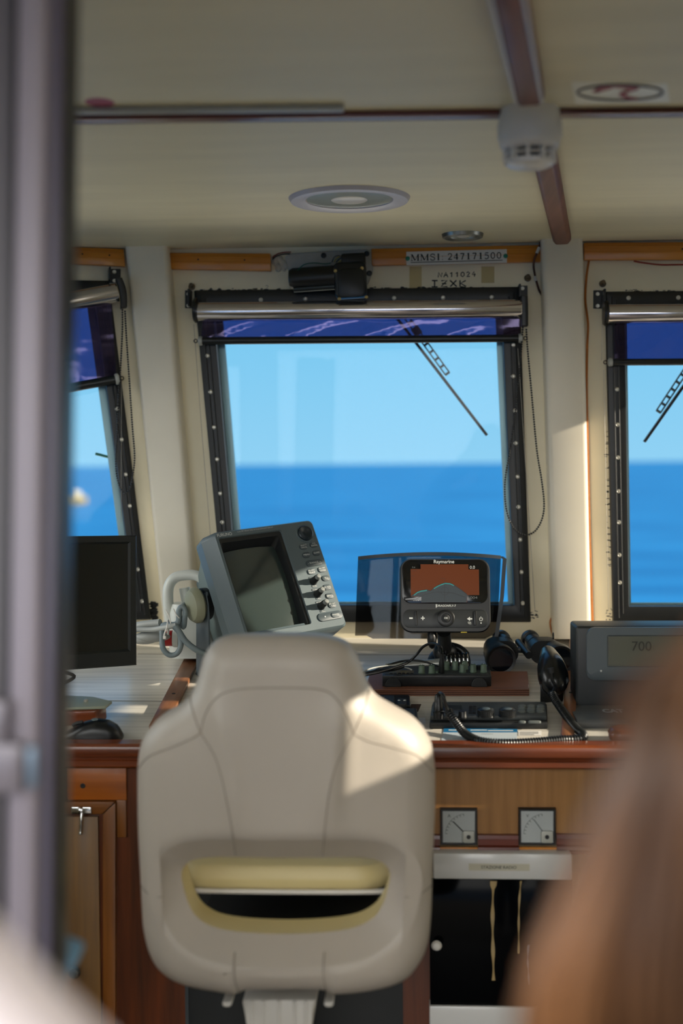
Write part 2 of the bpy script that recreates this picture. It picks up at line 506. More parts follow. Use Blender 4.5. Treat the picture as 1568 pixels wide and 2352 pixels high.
# starboard wall; unseen openings placed and shaped to cast the sun patches
XR = 1.35
def rwall(bm, y0, y1, z0, z1): box(bm, XR, XR + 0.05, y0, y1, z0, z1)
bm = new()
SUN_OPENINGS = [(1.815, 2.00, 1.40, 1.56), (2.44, 2.50, 1.40, 1.60), (2.64, 2.98, 1.45, 1.74), (2.30, 2.46, 1.17, 1.36), (3.05, 3.22, 1.20, 1.84), (2.54, 3.02, 0.99, 1.22)]   # y0, y1, z0, z1
def cells(cuts, lo, hi): 
    c = sorted(set([lo, hi] + [v for v in cuts if lo < v < hi])); return list(zip(c, c[1:]))
for ya, yb in cells([w_[k] for w_ in SUN_OPENINGS for k in (0, 1)], 1.10, 3.36):
    zs = sorted((w_[2], w_[3]) for w_ in SUN_OPENINGS if w_[0] < (ya + yb) / 2 < w_[1])
    z = 0.0
    for za, zb in zs + [(ZC, ZC)]:
        if za > z: rwall(bm, ya, yb, z, za)
        z = zb
box(bm, XR, XR + 0.05, -0.9, 1.10, 0, ZC + .10)  # wall carried aft, added to keep sun off post and hair
struct('wall_right', bm, M_wall)
bm = new(); box(bm, -1.6, 1.45, -0.3, 1.10, ZC + .06, ZC + .10)
struct('ceiling_shade_overhang', bm, M_ceil)  # unseen overhang added to darken the near end of the ceiling
for i, (a, b, c, d) in enumerate(SUN_OPENINGS):
    bm = new()
    q = lambda m_: [(XR - 0.01, a - m_, c - m_), (XR - 0.01, b + m_, c - m_), (XR - 0.01, b + m_, d + m_), (XR - 0.01, a - m_, d + m_)]
    ringp(bm, q(0.02), q(0.0), (0.01, 0, 0))
    s = struct('window_%d' % (4 + i), bm, M_black)
    bm = new(); box(bm, XR + 0.02, XR + 0.025, a, b, c, d)
    part('pane', bm, M_glass, s)
bm = new()
AW = (-1.48, -0.72, 1.0, 1.82)  # unseen aft window, added to brighten the front wall
box(bm, -1.6, -0.56, 1.10, 1.16, 0, AW[2]); box(bm, -1.6, -0.56, 1.10, 1.16, AW[3], ZC); box(bm, -1.6, AW[0], 1.10, 1.16, AW[2], AW[3]); box(bm, AW[1], -0.56, 1.10, 1.16, AW[2], AW[3])
box(bm, 0.62, 1.45, 1.10, 1.16, 0, ZC)
box(bm, -0.56, 0.62, 1.10, 1.16, 1.90, ZC)
struct('wall_back', bm, M_wall)
q = lambda m_: [(AW[0] - m_, 1.17, AW[2] - m_), (AW[1] + m_, 1.17, AW[2] - m_), (AW[1] + m_, 1.17, AW[3] + m_), (AW[0] - m_, 1.17, AW[3] + m_)]
bm = new(); ringp(bm, q(.03), q(0), (0, -.01, 0)); s = struct('window_12', bm, M_black)
bm = new(); box(bm, AW[0], AW[1], 1.125, 1.13, AW[2], AW[3]); part('pane', bm, M_glass, s)

# ---- front wall
def wallring(outer, inner, vec): 
    b_ = new(); ringp(b_, outer, inner, vec); return b_
SL0, SL1 = wl(335, 567), wl(412, 1465)
SR0, SR1 = wl(1291, 548), wl(1313, 1465)
ZB = PB.z - 0.08
TL, BL = up_to(SL0, ZC + 0.01, SL1), up_to(SL0, ZB, SL1)
TR, BR = up_to(SR0, ZC + 0.01, SR1), up_to(SR0, ZB, SR1)
OUT = V((0, 0.06, 0))
holeC = [wl(449, 672), wl(1190, 664), wl(1216, 1426), wl(520, 1426)]
bm = wallring([TL, TR, BR, BL], holeC, OUT)
prism(bm, [BL, BR, V((BR.x, Y0, 0)), V((BL.x, Y0, 0))], OUT)
wf = struct('wall_front', bm, M_wall)
RX = 1.36
holeR = [wl(1390, 674), wl(2120, 668), wl(2150, 1430), wl(1408, 1430)]
bm = wallring([TR, V((RX, Y0, ZC + 0.01)), V((RX, Y0, ZB)), BR], holeR, OUT)
prism(bm, [BR, V((RX, Y0, ZB)), V((RX, Y0, 0)), V((BR.x, Y0, 0))], OUT)
wfr = struct('wall_front_right', bm, M_wall)
AL = rad(16)
DL = V((-math.cos(AL), -math.sin(AL), 0))
NL = (SL0 - SL1).cross(DL).normalized()
if NL.y > 0: NL = -NL
def wlL(px, py, off=0.0): return onP(px, py, SL1 + NL * off, NL)
holeL = [wlL(-420, 640), wlL(248, 650), wlL(344, 1418), wlL(-420, 1440)]
LT, LB = TL + DL * 1.15, BL + DL * 1.15
bm = wallring([LT, TL, BL, LB], holeL, -NL * 0.06)
prism(bm, [LB, BL, V((BL.x, BL.y, 0)), V((LB.x, LB.y, 0))], -NL * 0.06)
wfl = struct('wall_front_left', bm, M_wall)
# seam lines in the paint of the centre wall (joint between two panels)
# ---- windows
def window(name, fr_o, fr_i, gl, off, n_, screws):
    """black gasket frame, aluminium reveal, pane, screws; off: normal pointing inside"""
    bm = new(); ringp(bm, [p + n_ * 0.012 for p in fr_o], [p + n_ * 0.012 for p in fr_i], -n_ * 0.045)
    es = [e for e in bm.edges]
    bev(bm, es, 0.003, 2)
    # two shallow ribs along the frame sides
    for t in (0.35, 0.6):
        for a, b in ((0, 3), (1, 2)):
            p = [fr_o[a].lerp(fr_i[a], t) + n_ * 0.0125, fr_o[b].lerp(fr_i[b], t) + n_ * 0.0125]
            tube(bm, p, 0.0022, 6)
    s = struct(name, bm, M_black)
    bm = new()
    oi = [fr_i[k].lerp(fr_o[k], 0.15) for k in range(4)]
    ringp(bm, [p - n_ * 0.034 for p in oi], [p - n_ * 0.034 for p in gl], -n_ * 0.014)
    part('window_frame', bm, M_alu, s, 'blue-grey metal reveal')
    bm = new()
    oi = [gl[k].lerp(fr_o[k], 0.08) for k in range(4)]
    prism(bm, [p - n_ * 0.049 for p in oi], -n_ * 0.005)
    part('pane', bm, M_glass, s)
    for p in screws:
        bm = new()
        lathe(bm, [(0.0024, 0.001), (0.0036, 0.0022), (0.0052, 0.0016), (0.0056, 0)], p + n_ * 0.0125, n_, 12)
        part('screw', bm, M_screw, s)
    return s
frO = [wl(447, 668), wl(1192, 660), wl(1218, 1428), wl(518, 1428)]
frI = [wl(490, 700), wl(1151, 698), wl(1180, 1389), wl(548, 1389)]
glC = [wl(505, 706), wl(1139, 704), wl(1169, 1386), wl(561, 1386)]
scr = [(478, 818), (485, 901), (493, 982), (500, 1055), (507, 1133), (512, 1199), (1178, 793), (1177, 865), (1181, 944), (1183, 1018), (1187, 1095), (1189, 1164), (1193, 1239), (1196, 1313), (1199, 1384),
       (600, 690), (702, 688), (905, 686), (1017, 685), (1128, 684)]
window('window_1', frO, frI, glC, 0, NY, [wl(*p) for p in scr])
frO = [wl(1388, 671), wl(2122, 665), wl(2152, 1432), wl(1406, 1432)]
frI = [wl(1433, 704), wl(2085, 702), wl(2108, 1392), wl(1443, 1392)]
glR = [wl(1444, 710), wl(2072, 708), wl(2098, 1388), wl(1454, 1388)]
scr = [(1415, 895), (1416, 976), (1417, 1051), (1418, 1128), (1419, 1199), (1420, 1274), (1421, 1337), (1441, 686), (1555, 685)]
window('window_2', frO, frI, glR, 0, NY, [wl(*p) for p in scr])
frO = [wlL(-425, 636), wlL(250, 646), wlL(346, 1422), wlL(-425, 1444)]
frI = [wlL(-380, 690), wlL(218, 690), wlL(309, 1391), wlL(-380, 1400)]
glL = [wlL(-368, 696), wlL(201, 696), wlL(296, 1388), wlL(-368, 1396)]
scr = [(268, 940), (279, 1010), (288, 1090), (297, 1162), (306, 1235), (316, 1307), (325, 1380)]
window('window_3', frO, frI, glL, 0, NL, [wlL(*p) for p in scr])
# torn black sealant at the corners of the frames
def sealant(parent, pts, n_, label=None, r=0.0030):
    bm = new()
    for p in pts:
        for k in range(4):
            c = p + V((random.uniform(-.009, .009), 0, random.uniform(-.003, .003)))
            ball(bm, c, r * random.uniform(0.3, 1.0), 7, 5, (random.uniform(1.0, 2.6), 0.3, .6))
    part('sealant', bm, M_black, parent, label)
sealant(wf, [wl(x, 668 + random.uniform(-3, 2)) for x in range(470, 640, 12)] + [wl(x, 664 + random.uniform(-3, 2)) for x in range(860, 1180, 11)] + [wl(1222 + random.uniform(-4, 8), y) for y in (1405, 1412, 1419)], NY, 'ragged black sealant smears')
sealant(wfr, [wl(x, 670 + random.uniform(-3, 2)) for x in range(1420, 1568, 11)] + [wl(1402 + random.uniform(-4, 2), y) for y in range(1400, 1432, 8)] + [wl(1398 + (y - 990) * .018, y) for y in range(990, 1300, 14)], NY, 'ragged black sealant smears', 0.0026)
sealant(wfl, [wlL(347 + random.uniform(-4, 6), y) for y in range(1384, 1424, 2)], NL, 'ragged black sealant smears', 0.006)

# ---- pillars between the windows, cornice boards, ceiling battens
def pillar(name, q, yb):
    bm = new()
    prism(bm, [wl(*p, Y=3.245) for p in q], (0, 0.07, 0))
    v = [e for e in bm.edges if abs((e.verts[0].co - e.verts[1].co).normalized().z) > 0.9]
    bev(bm, v, 0.013, 4)
    return struct(name, bm, M_pill)
pillar('trim_1', [(285, 563), (383, 563), (457, 1472), (377, 1474)], 0)
pillar('trim_2', [(1243, 545), (1339, 543), (1359, 1468), (1271, 1468)], 0)
def board(name, q, Y, thick, m, n_=NY, f=None, groove=True):
    bm = new()
    P = [(f(*p) if f else onY(*p, Y - thick)) for p in q]
    prism(bm, P, -n_ * thick, 0.002, 2)
    if groove:
        for t in (0.22, 0.55):
            a, b = P[0].lerp(P[3], t), P[1].lerp(P[2], t)
            tube(bm, [a + (b - a) * 0.002 + n_ * 0.0005, b - (b - a) * 0.002 + n_ * 0.0005], 0.0018, 6)
    s = struct(name, bm, m)
    for x in (0.3, 0.75):
        bm = new(); c = P[0].lerp(P[1], x).lerp(P[3].lerp(P[2], x), 0.4)
        lathe(bm, [(0, .0004), (0.0022, .0004), (0.0022, 0)], c + n_ * 0.0012, n_, 10)
        part('screw_hole', bm, M_ink, s)
    return s
board('trim_3', [(384, 580), (620, 582), (622, 622), (385, 618)], Y0, 0.018, M_worn)
board('trim_4', [(852, 571), (1242, 562), (1242, 601), (854, 610)], Y0, 0.018, M_worn)
board('trim_5', [(1340, 557), (2100, 553), (2100, 595), (1341, 597)], Y0, 0.018, M_worn)
board('trim_6', [(148, 566), (284, 572), (288, 612), (146, 605)], Y0, 0.018, M_worn, NL, lambda x, y: wlL(x, y, 0.018))
# athwartship batten: dark wood with a white edging, and the fore-and-aft batten in two lengths
def flatbar(bm, a, b, wd, h, b_=0.003):
    d = (b - a).normalized(); s = d.cross(UZ).normalized() * wd / 2
    prism(bm, [a - s, b - s, b + s, a + s], (0, 0, -h), b_, 2)
A, B = onZ(-200, 271, ZC), onZ(1900, 246, ZC)
bm = new(); flatbar(bm, A, B, 0.026, 0.010)
tb = struct('trim_7', bm, M_red)
bm = new()
A2, B2 = onZ(-200, 281, ZC - .002), onZ(1142, 266, ZC - .002)
flatbar(bm, A2, B2, 0.008, 0.003, 0.0005)
part('edging', bm, M_white, tb, 'thin white edging strip')
def batten(name, a, b, ext, m=M_mahogY):
    A, B = onZ(*a, ZC - 0.022), onZ(*b, ZC - 0.022)
    A = A + (A - B) * ext; 
    A.z = B.z = ZC
    d = (B - A).normalized(); s = d.cross(UZ).normalized()
    prof = [(-0.022, 0.0), (-0.022, 0.012), (-0.014, 0.022), (0.014, 0.022), (0.022, 0.012), (0.022, 0)]
    bm = new()
    plate(bm, [[P_ + s * x + V((0, 0, -h)) for x, h in prof] for P_ in (A, B)])
    bev(bm, [e for e in bm.edges], 0.003, 2)
    return struct(name, bm, m)
tb8 = batten('trim_8', (1165, 0), (1216, 244), 0.35)
A, B = onZ(1165, 0, ZC - .022), onZ(1214, 236, ZC - .022)
A = A + (A - B) * .35; s_ = (B - A).cross(UZ).normalized()
for q in (-1, 1):
    bm = new(); tube(bm, [A + s_ * q * .0185, B + s_ * q * .0185], .0022, 8); part('edging', bm, M_white, tb8, 'thin pale edging line')
batten('trim_9', (1240, 330), (1290, 562), 0.0)

# ---- writing and small fixings on the front wall
def pen(parent, strokes, x0, y0, x1, y1, wd, Y=Y0):
    """strokes in a unit box (x right, y down) laid over the photo rectangle"""
    bm = new()
    for st in strokes:
        stroke(bm, [onY(x0 + (x1 - x0) * a, y0 + (y1 - y0) * b, Y - 0.0004) for a, b in st], wd, NY)
    return bm
HW = {'N': [[(0, 1), (.1, 0), (.8, .95), (.95, .05)]], 'A': [[(0, 1), (.5, 0), (1, 1)], [(.2, .6), (.85, .55)]],
      '1': [[(.2, .3), (.6, 0), (.55, 1)]], '0': [[(.5, 0), (.1, .3), (.1, .75), (.5, 1), (.9, .7), (.85, .25), (.5, 0)]],
      '2': [[(.1, .25), (.45, 0), (.85, .25), (.5, .65), (.1, 1), (.95, .95)]], '4': [[(.6, 0), (.1, .6), (.95, .6)], [(.7, .35), (.65, 1.05)]],
      'I': [[(.5, 0), (.5, 1)], [(.1, 0), (.95, 0)], [(.05, 1), (.95, 1)]], 'Z': [[(.1, .05), (.95, 0), (.1, .95), (1, 1)], [(.2, .5), (.85, .5)]],
      'X': [[(0, 0), (1, 1)], [(.95, 0), (.05, 1)]], 'K': [[(.1, 0), (.1, 1)], [(.95, .05), (.2, .5), (1, 1)]]}
bm = new()
for s_, x0, y0, x1, y1, gap in (('NA11024', 1004, 637, 1094, 624, 12.6), ('IZXK', 988, 658, 1074, 643, 22)):
    k = len(s_)
    for i, ch in enumerate(s_):
        cx = x0 + (x1 - x0) * i / (k - 1) * (k - 1) / k + 2
        wch = (x1 - x0) / k * 0.72
        hh = 11 if k > 5 else 14.5
        yt = (637 if k > 5 else 659) - hh - i * 0.35
        for st in HW[ch]:
            stroke(bm, [onY(cx + a * wch, yt + b * hh, Y0 - 0.0005) for a, b in st], 0.0024 if k > 5 else 0.0032, NY)
part('handwriting', bm, M_ink, wf, 'NA11024 and IZXK in black marker')
bm = new()
stroke(bm, [onY(609 + a * 8, 655 + b * 9, Y0 - 0.0005) for a, b in HW['2'][0]], 0.0010, NY)
part('handwriting', bm, M_ink, wf, 'small figure 2 in pencil')
def patch(parent, x0, y0, x1, y1, m, label):
    bm = new(); prism(bm, [wl(x0, y0, Y0 - .0003), wl(x1, y0, Y0 - .0003), wl(x1, y1, Y0 - .0003), wl(x0, y1, Y0 - .0003)], (0, 0.0003, 0)); part('tape_stain', bm, m, parent, label)
M_tape = mat('yellow_tape_stain', 0xC8B684, 0.5, var=0.1)
patch(wf, 940, 612, 968, 664, M_tape, 'yellowed trace of old tape')
patch(wf, 1105, 612, 1135, 650, M_tape, 'yellowed trace of old tape')
for px, py, par in ((1211, 640, wf), (1383, 653, wfr), (441, 660, wf)):
    bm = new(); p = wl(px, py)
    lathe(bm, [(0.008, 0), (0.009, 0.004), (0.005, 0.006), (0.004, 0.016), (0.005, 0.018), (0, 0.019)], p, V((0, -1, 0.25)), 12)
    part('bolt', bm, mat('rusty_bolt', 0x6A5C48, 0.6, metal=0.3, var=0.3, scale=80), par)
for par, ps in ((wf, [(436, 634), (604, 1000)]), ):
    pass

# ================================================================== ON THE FRONT WALL AND CEILING
def chain(bm, pts, r=0.0026, step=0.0060, n=220):
    P = even(cr(pts, n), step)
    for p in P: ball(bm, p, r, 7, 5)
    tube(bm, P, 0.0006, 5)
def ringlet(bm, c, r, n_, t=0.0014):
    a, b = frame_of(n_)
    tube(bm, [c + (a * math.cos(k * math.pi / 8) + b * math.sin(k * math.pi / 8)) * r for k in range(16)], t, 6, closed=True)
def blind(label, f, n_, tube_l, tube_r, film, bar, bar_r, disc_left=None, brk_left=None, brk_right=None, housing=None, chainp=None, clips=(), wire=None, group=None):
    """f(px, py, off) -> point at distance off inside the wall"""
    t = thing('roller_blind', label, 'blind', f((tube_l[0] + tube_r[0]) / 2, (tube_l[1] + tube_r[1]) / 2, 0.0))
    OFF = 0.045
    a, b = f(*tube_l, OFF), f(*tube_r, OFF)
    rr_ = 0.0235
    d = (b - a).normalized()
    bm = new()
    lathe(bm, [(rr_ * .55, 0), (rr_ * .96, 0), (rr_, 0.003), (rr_, (b - a).length - 0.003), (rr_ * .96, (b - a).length)], a, d, 40)
    part('film_roll', bm, M_roll, t, 'shiny silver roll of film')
    # hanging film: a gently rippled sheet just behind the front of the roll
    (q0, q1, q2, q3) = film      # TL TR BR BL
    bm = new()
    nx, nz_ = 40, 8
    grid = []
    A, B, C_, D = f(*q0, OFF - 0.012), f(*q1, OFF - 0.012), f(*q2, OFF - 0.010), f(*q3, OFF - 0.010)
    for j in range(nz_ + 1):
        v = j / nz_
        row = []
        for i in range(nx + 1):
            u = i / nx
            p = A.lerp(B, u).lerp(D.lerp(C_, u), v)
            p = p + n_ * (0.0022 * math.sin(u * 23 + 2 * v) * math.sin(v * 3.1) + 0.0014 * math.sin(u * 51 + v * 7) * v)
            row.append(bm.verts.new(p))
        grid.append(row)
    for j in range(nz_):
        for i in range(nx):
            bm.faces.new((grid[j][i], grid[j][i + 1], grid[j + 1][i + 1], grid[j + 1][i]))
    part('film', bm, M_film, t, 'blue reflective film', ang=180)
    # bottom bar with pale end caps and eyelets
    c0, c1 = f(*bar[0], OFF - 0.008), f(*bar[1], OFF - 0.008)
    d2 = (c1 - c0).normalized(); L = (c1 - c0).length
    bm = new(); lathe(bm, [(bar_r * .8, 0), (bar_r, 0.001), (bar_r, L - .001), (bar_r * .8, L)], c0, d2, 24)
    br_ = part('bottom_bar', bm, M_barblk, t)
    for e_ in clips:
        c = c0 if e_ == 0 else c1
        s_ = -d2 if e_ == 0 else d2
        bm = new(); lathe(bm, [(bar_r * 1.15, -0.004), (bar_r * 1.25, 0.0), (bar_r * 1.2, 0.005), (bar_r * .7, 0.007)], c, s_, 18)
        part('end_cap', bm, M_plgry, br_, 'pale grey end cap')
        bm = new(); ringlet(bm, c + s_ * 0.013, 0.0042, n_)
        part('eyelet', bm, mat('bronze_ring', 0x3A3128, 0.4, metal=0.5, var=0.1), br_)
    for q in (brk_left, brk_right):
        if q:
            x0, y0, x1, y1 = q
            bm = new()
            P = [f(x0, y0, 0.0005), f(x1, y0, 0.0005), f(x1, y1, 0.0005), f(x0, y1, 0.0005)]
            prism(bm, P, n_ * 0.003, 0.001, 1)
            # arm that carries the roll
            side = q is brk_right
            e0 = f((x0 if side else x1), y0 + 2, 0.001); e1 = f((x0 if side else x1), y1, 0.001)
            s_ = (P[1] - P[0]).normalized() * 0.0025
            prism(bm, [e0 - s_, e0 + s_, e1 + s_, e1 - s_], n_ * 0.05, 0.001, 1)
            bk = part('bracket', bm, M_plblk, t)
            for k in (0.2, 0.85):
                bm = new(); c = f((x0 + x1) / 2 - (1 if side else -0) , y0 + (y1 - y0) * k, 0.0035)
                lathe(bm, [(0.002, 0.0012), (0.0045, 0.0014), (0.005, 0)], c, n_, 12)
                part('screw', bm, M_screw, bk)
    if disc_left:
        bm = new(); c = f(*disc_left, OFF)
        lathe(bm, [(0.012, -0.009), (0.027, -0.008), (0.031, -0.004), (0.031, 0.001), (0.024, 0.003)], c, d, 32)
        part('end_disc', bm, M_plblk, t)
    if housing:
        bm = new()
        P = cr([f(x, y, OFF + 0.005) for x, y in housing], 14)
        w_ = d * 0.008
        nn = n_ * 0.014
        plate(bm, [[p - w_ - nn, p + w_ - nn, p + w_ + nn, p - w_ + nn] for p in P])
        bev(bm, [e for e in bm.edges], 0.003, 2)
        part('chain_housing', bm, M_plblk, t)
    if chainp:
        bm = new(); chain(bm, [f(x, y, OFF + o) for x, y, o in chainp])
        part('bead_chain', bm, M_plblk, t, 'black bead pull chain hanging in a loop')
    for wq in (wire or []):
        bm = new(); tube(bm, [f(x, y, OFF - .01) for x, y in wq], 0.0006, 5)
        part('guide_wire', bm, mat('guide_wire', 0x9C968A, 0.4, metal=0.4, var=0), t)
    return t
fC = lambda x, y, o=0.0: onY(x, y, Y0 - o)
fL = lambda x, y, o=0.0: wlL(x, y, o)
blind('silver and blue film roller blind over the middle window', fC, NY, (453, 716), (1197, 709),
      [(466, 735), (1193, 727), (1195, 772), (461, 778)], [(461, 783), (1194, 777)], 0.0095, disc_left=(452, 713), brk_left=(425, 667, 440, 708),
      brk_right=(1190, 656, 1211, 688), housing=[(1203, 680), (1204, 715), (1204, 750)],
      chainp=[(1200, 752, 0), (1197, 800, 0), (1190, 880, 0), (1180, 970, 0), (1168, 1050, 0), (1160, 1100, 0), (1160, 1150, 0), (1168, 1190, 0), (1186, 1220, 0), (1208, 1229, 0), (1230, 1218, 0.002), (1245, 1190, .004), (1249, 1155, .004), (1243, 1100, .004), (1232, 1030, .004), (1220, 900, .003), (1211, 800, .002), (1208, 752, 0)],
      clips=(0, 1), wire=[[(445, 745), (464, 1000), (489, 1300)], [(1189, 800), (1228, 1400)]])
blind('silver and blue film roller blind over the right window', fC, NY, (1395, 721), (2110, 716),
      [(1411, 738), (2100, 732), (2102, 826), (1411, 830)], [(1402, 832), (2105, 828)], 0.0085, disc_left=(1393, 720), brk_left=(1362, 667, 1382, 709),
      clips=(0,), wire=[[(1383, 735), (1381, 828)], [(1386, 850), (1397, 1400)]])
blind('slanting silver and blue film roller blind over the left window', fL, NL, (-300, 775), (270, 672),
      [(-300, 800), (255, 693), (267, 862), (-300, 965)], [(-300, 975), (268, 871)], 0.0115, brk_right=(250, 618, 277, 650), housing=[(272, 640), (281, 665), (284, 690), (284, 708)],
      chainp=[(281, 712, 0), (281, 760, 0), (277, 840, 0), (272, 920, 0), (269, 1000, 0), (266, 1050, 0), (267, 1085, 0), (275, 1118, 0), (287, 1133, 0), (299, 1120, .003), (306, 1085, .004), (309, 1045, .004), (304, 980, .004), (296, 860, .003), (290, 770, .002), (287, 712, 0)],
      clips=(1,), wire=[[(279, 880), (278, 1200)]])

# ---- exposed wiper motor over the middle window
wm = thing('wiper_motor', 'exposed black wiper motor on a grey plate above the middle window', 'motor', fC(750, 640))
bm = new()
P = [(655, 590), (672, 583), (845, 574), (854, 582), (857, 622), (845, 655), (700, 664), (668, 640)]
prism(bm, [fC(x, y, 0.001) for x, y in P], NY * 0.014, 0.003, 2)
part('mounting_plate', bm, mat('grey_casting', 0xA9A7A2, 0.5, var=0.12, scale=25, bump=0.1), wm, 'pale grey mounting plate')
bm = new()
a, b = fC(668, 641, 0.045), fC(790, 633, 0.045)
d = (b - a).normalized(); L = (b - a).length
lathe(bm, [(0.010, -0.006), (0.022, -0.004), (0.027, 0.006), (0.027, L)], a, d, 28)
part('motor_body', bm, M_plblk, wm)
bm = new()
a, b = fC(674, 664, 0.05), fC(775, 657, 0.05)
d = (b - a).normalized(); L = (b - a).length
lathe(bm, [(0.006, 0), (0.0085, 0.001), (0.0085, L)], a, d, 18)
part('motor_casing', bm, mat('dark_steel', 0x2C3438, 0.3, metal=0.6, var=0.1), wm)
gx = (fC(845, 612, .06) - fC(770, 616, .06)).normalized()
gy = gx.cross(NY).normalized(); gy = -gy if gy.z < 0 else gy
bm = new(); key(bm, fC(806, 648, 0.02), gx, gy, NY, 0.079, 0.086, 0.012, 0.055, 0.006)
gb = part('gearbox', bm, M_plblk, wm)
bm = new(); key(bm, fC(806, 650, 0.0745), gx, gy, NY, 0.066, 0.070, 0.014, 0.005, 0.003)
part('cover_plate', bm, M_plblk, gb)
bm = new(); key(bm, fC(812, 600, 0.02), gx, gy, NY, 0.060, 0.03, 0.006, 0.035, 0.004)
part('connector_block', bm, M_plblk, wm)
for x, y in ((770, 622), (831, 616), (779, 686), (841, 682)):
    bm = new(); lathe(bm, [(0.0015, 0.002), (0.003, 0.003), (0.0042, 0.002), (0.0045, 0)], fC(x, y, 0.075), NY, 10)
    part('screw', bm, mat('brass', 0xB9A26A, 0.35, metal=0.8, var=0.1), gb)
for x, y in ((743, 587), (842, 583), (848, 628)):
    bm = new(); lathe(bm, [(0.0, 0.0008), (0.0045, 0.0008), (0.005, 0.002), (0.007, 0.0012), (0.007, 0)], fC(x, y, 0.0148), NY, 14)
    part('bolt_hole', bm, M_plblk, wm)
bm = new(); tube(bm, cr([fC(x, y, o) for x, y, o in ((668, 633, .06), (682, 622, .065), (698, 608, .05), (720, 604, .035), (745, 606, .03), (760, 604, .03))], 30), 0.0013, 7)
part('green_wire', bm, mat('green_wire', 0x0E5E50, 0.5, var=0), wm, 'thin green wire')
for k, col in enumerate((M_plblk, mat('yellow_wire', 0xB59A30, 0.5, var=0), M_plblk, MATS['yellow_wire'])):
    bm = new()
    tube(bm, cr([fC(x + k * 5, y, o) for x, y, o in ((762, 602, .03), (768, 590 + 3 * k, .04), (780, 588, .045), (788 - 4 * k, 596 + k, .05), (792, 603, .045))], 24), 0.0013, 6)
    part('wire', bm, col, wm)
for k in range(2):
    bm = new(); tube(bm, cr([fC(x, y + 4 * k, 0.004) for x, y in ((625, 592), (636, 584), (650, 580), (668, 579))], 16), 0.0015, 6)
    part('wire', bm, (M_redw, M_plblk)[k], wm)
bm = new()
for k in range(26):
    x = 628 + random.uniform(0, 30); y = 588 + (x - 628) * 1.0 + random.uniform(-8, 18)
    ball(bm, fC(x, y, 0.001), random.uniform(.004, .009), 8, 6, (1, 0.35, 1))
part('sealant', bm, mat('white_sealant', 0xC8C0B2, 0.55, var=0.1), wm, 'ragged white sealant left of the plate')

# ---- MMSI plate on the cornice board
sg = thing('paper_sign', 'white paper sign reading MMSI: 247171500 on the cornice board', 'sign', fC(1048, 590, 0.02))
O = fC(1048, 591, 0.0195)
sx = (fC(1163, 573, .0195) - fC(933, 579, .0195)).normalized(); sy = sx.cross(UY).normalized(); sy = sy if sy.z > 0 else -sy
k_ = mpp(O)
bm = new(); obox(bm, O, sx * 115 * k_, sy * 15.5 * k_, NY * 0.0006)
part('paper', bm, M_paper, sg)
# seriffed lettering drawn from strokes
TH, TN, SF = .20, .075, .07
G = {
 'M': [([(.12, 0), (.12, 1)], TN), ([(.15, .98), (.50, .05)], TH * .9), ([(.50, .05), (.86, .98)], TN), ([(.86, 0), (.86, 1)], TH), ([(0, .03), (.26, .03)], SF), ([(.70, .03), (1, .03)], SF), ([(0, .97), (.2, .97)], SF), ([(.8, .97), (1, .97)], SF)],
 'S': [([(.82, .72), (.80, .90), (.55, .97), (.28, .93), (.14, .78), (.22, .62), (.5, .52), (.78, .40), (.88, .24), (.76, .08), (.48, .02), (.2, .08), (.14, .3)], .13)],
 'I': [([(.5, 0), (.5, 1)], TH), ([(.22, .03), (.78, .03)], SF), ([(.22, .97), (.78, .97)], SF)],
 ':': [([(.4, .1), (.6, .1)], .16), ([(.4, .58), (.6, .58)], .16)],
 '2': [([(.14, .74), (.22, .92), (.5, .98), (.76, .88), (.80, .70), (.66, .48), (.15, .06)], .13), ([(.12, .07), (.88, .07)], .14)],
 '4': [([(.64, 0), (.64, 1)], TH), ([(.62, .98), (.08, .32)], TN), ([(.06, .3), (.92, .3)], .10)],
 '7': [([(.12, .92), (.88, .92)], .15), ([(.84, .9), (.6, .5), (.42, 0)], .15)],
 '1': [([(.52, 0), (.52, 1)], TH), ([(.28, .84), (.5, .97)], TN), ([(.25, .03), (.8, .03)], SF)],
 '5': [([(.24, .94), (.84, .94)], .13), ([(.26, .94), (.2, .56)], TN), ([(.2, .58), (.5, .64), (.78, .52), (.84, .3), (.7, .08), (.42, .02), (.14, .12)], .14)],
 '0': [([(.5, .97), (.22, .82), (.14, .5), (.22, .18), (.5, .03), (.78, .18), (.86, .5), (.78, .82), (.5, .97)], .14)]}
adv = {'M': 1.28, 'S': .92, 'I': .62, ':': .5, ' ': .35}
txt = 'MMSI: 247171500'
tot = sum(adv.get(c, .82) for c in txt)
X0_ = -105 * k_; unit = 210 * k_ / tot
bm = new(); cx = 0
for c in txt:
    a = adv.get(c, .82)
    for pts, wd in G.get(c, []):
        stroke(bm, [O + NY * 0.0007 + sx * (X0_ + (cx + x * (a - .12)) * unit) + sy * ((y - .38) * 15 * k_) for x, y in pts], wd * 13 * k_ * 1.25, NY, 0.0002)
    cx += a
stroke(bm, [O + NY * 0.0007 + sx * X0_ - sy * 9.3 * k_, O + NY * 0.0007 - sx * X0_ - sy * 9.3 * k_], 1.6 * k_, NY, 0.0002)
part('lettering', bm, M_ink, sg)
for s_ in (-1, 1):
    bm = new(); lathe(bm, [(0, 0.002), (0.004, 0.0018), (0.0056, 0.001), (0.0058, 0)], O + sx * s_ * 112 * k_ + NY * .0006, NY, 14)
    part('pin', bm, mat('green_pin', 0x1C7A62, 0.4, var=0), sg, 'green pin head')

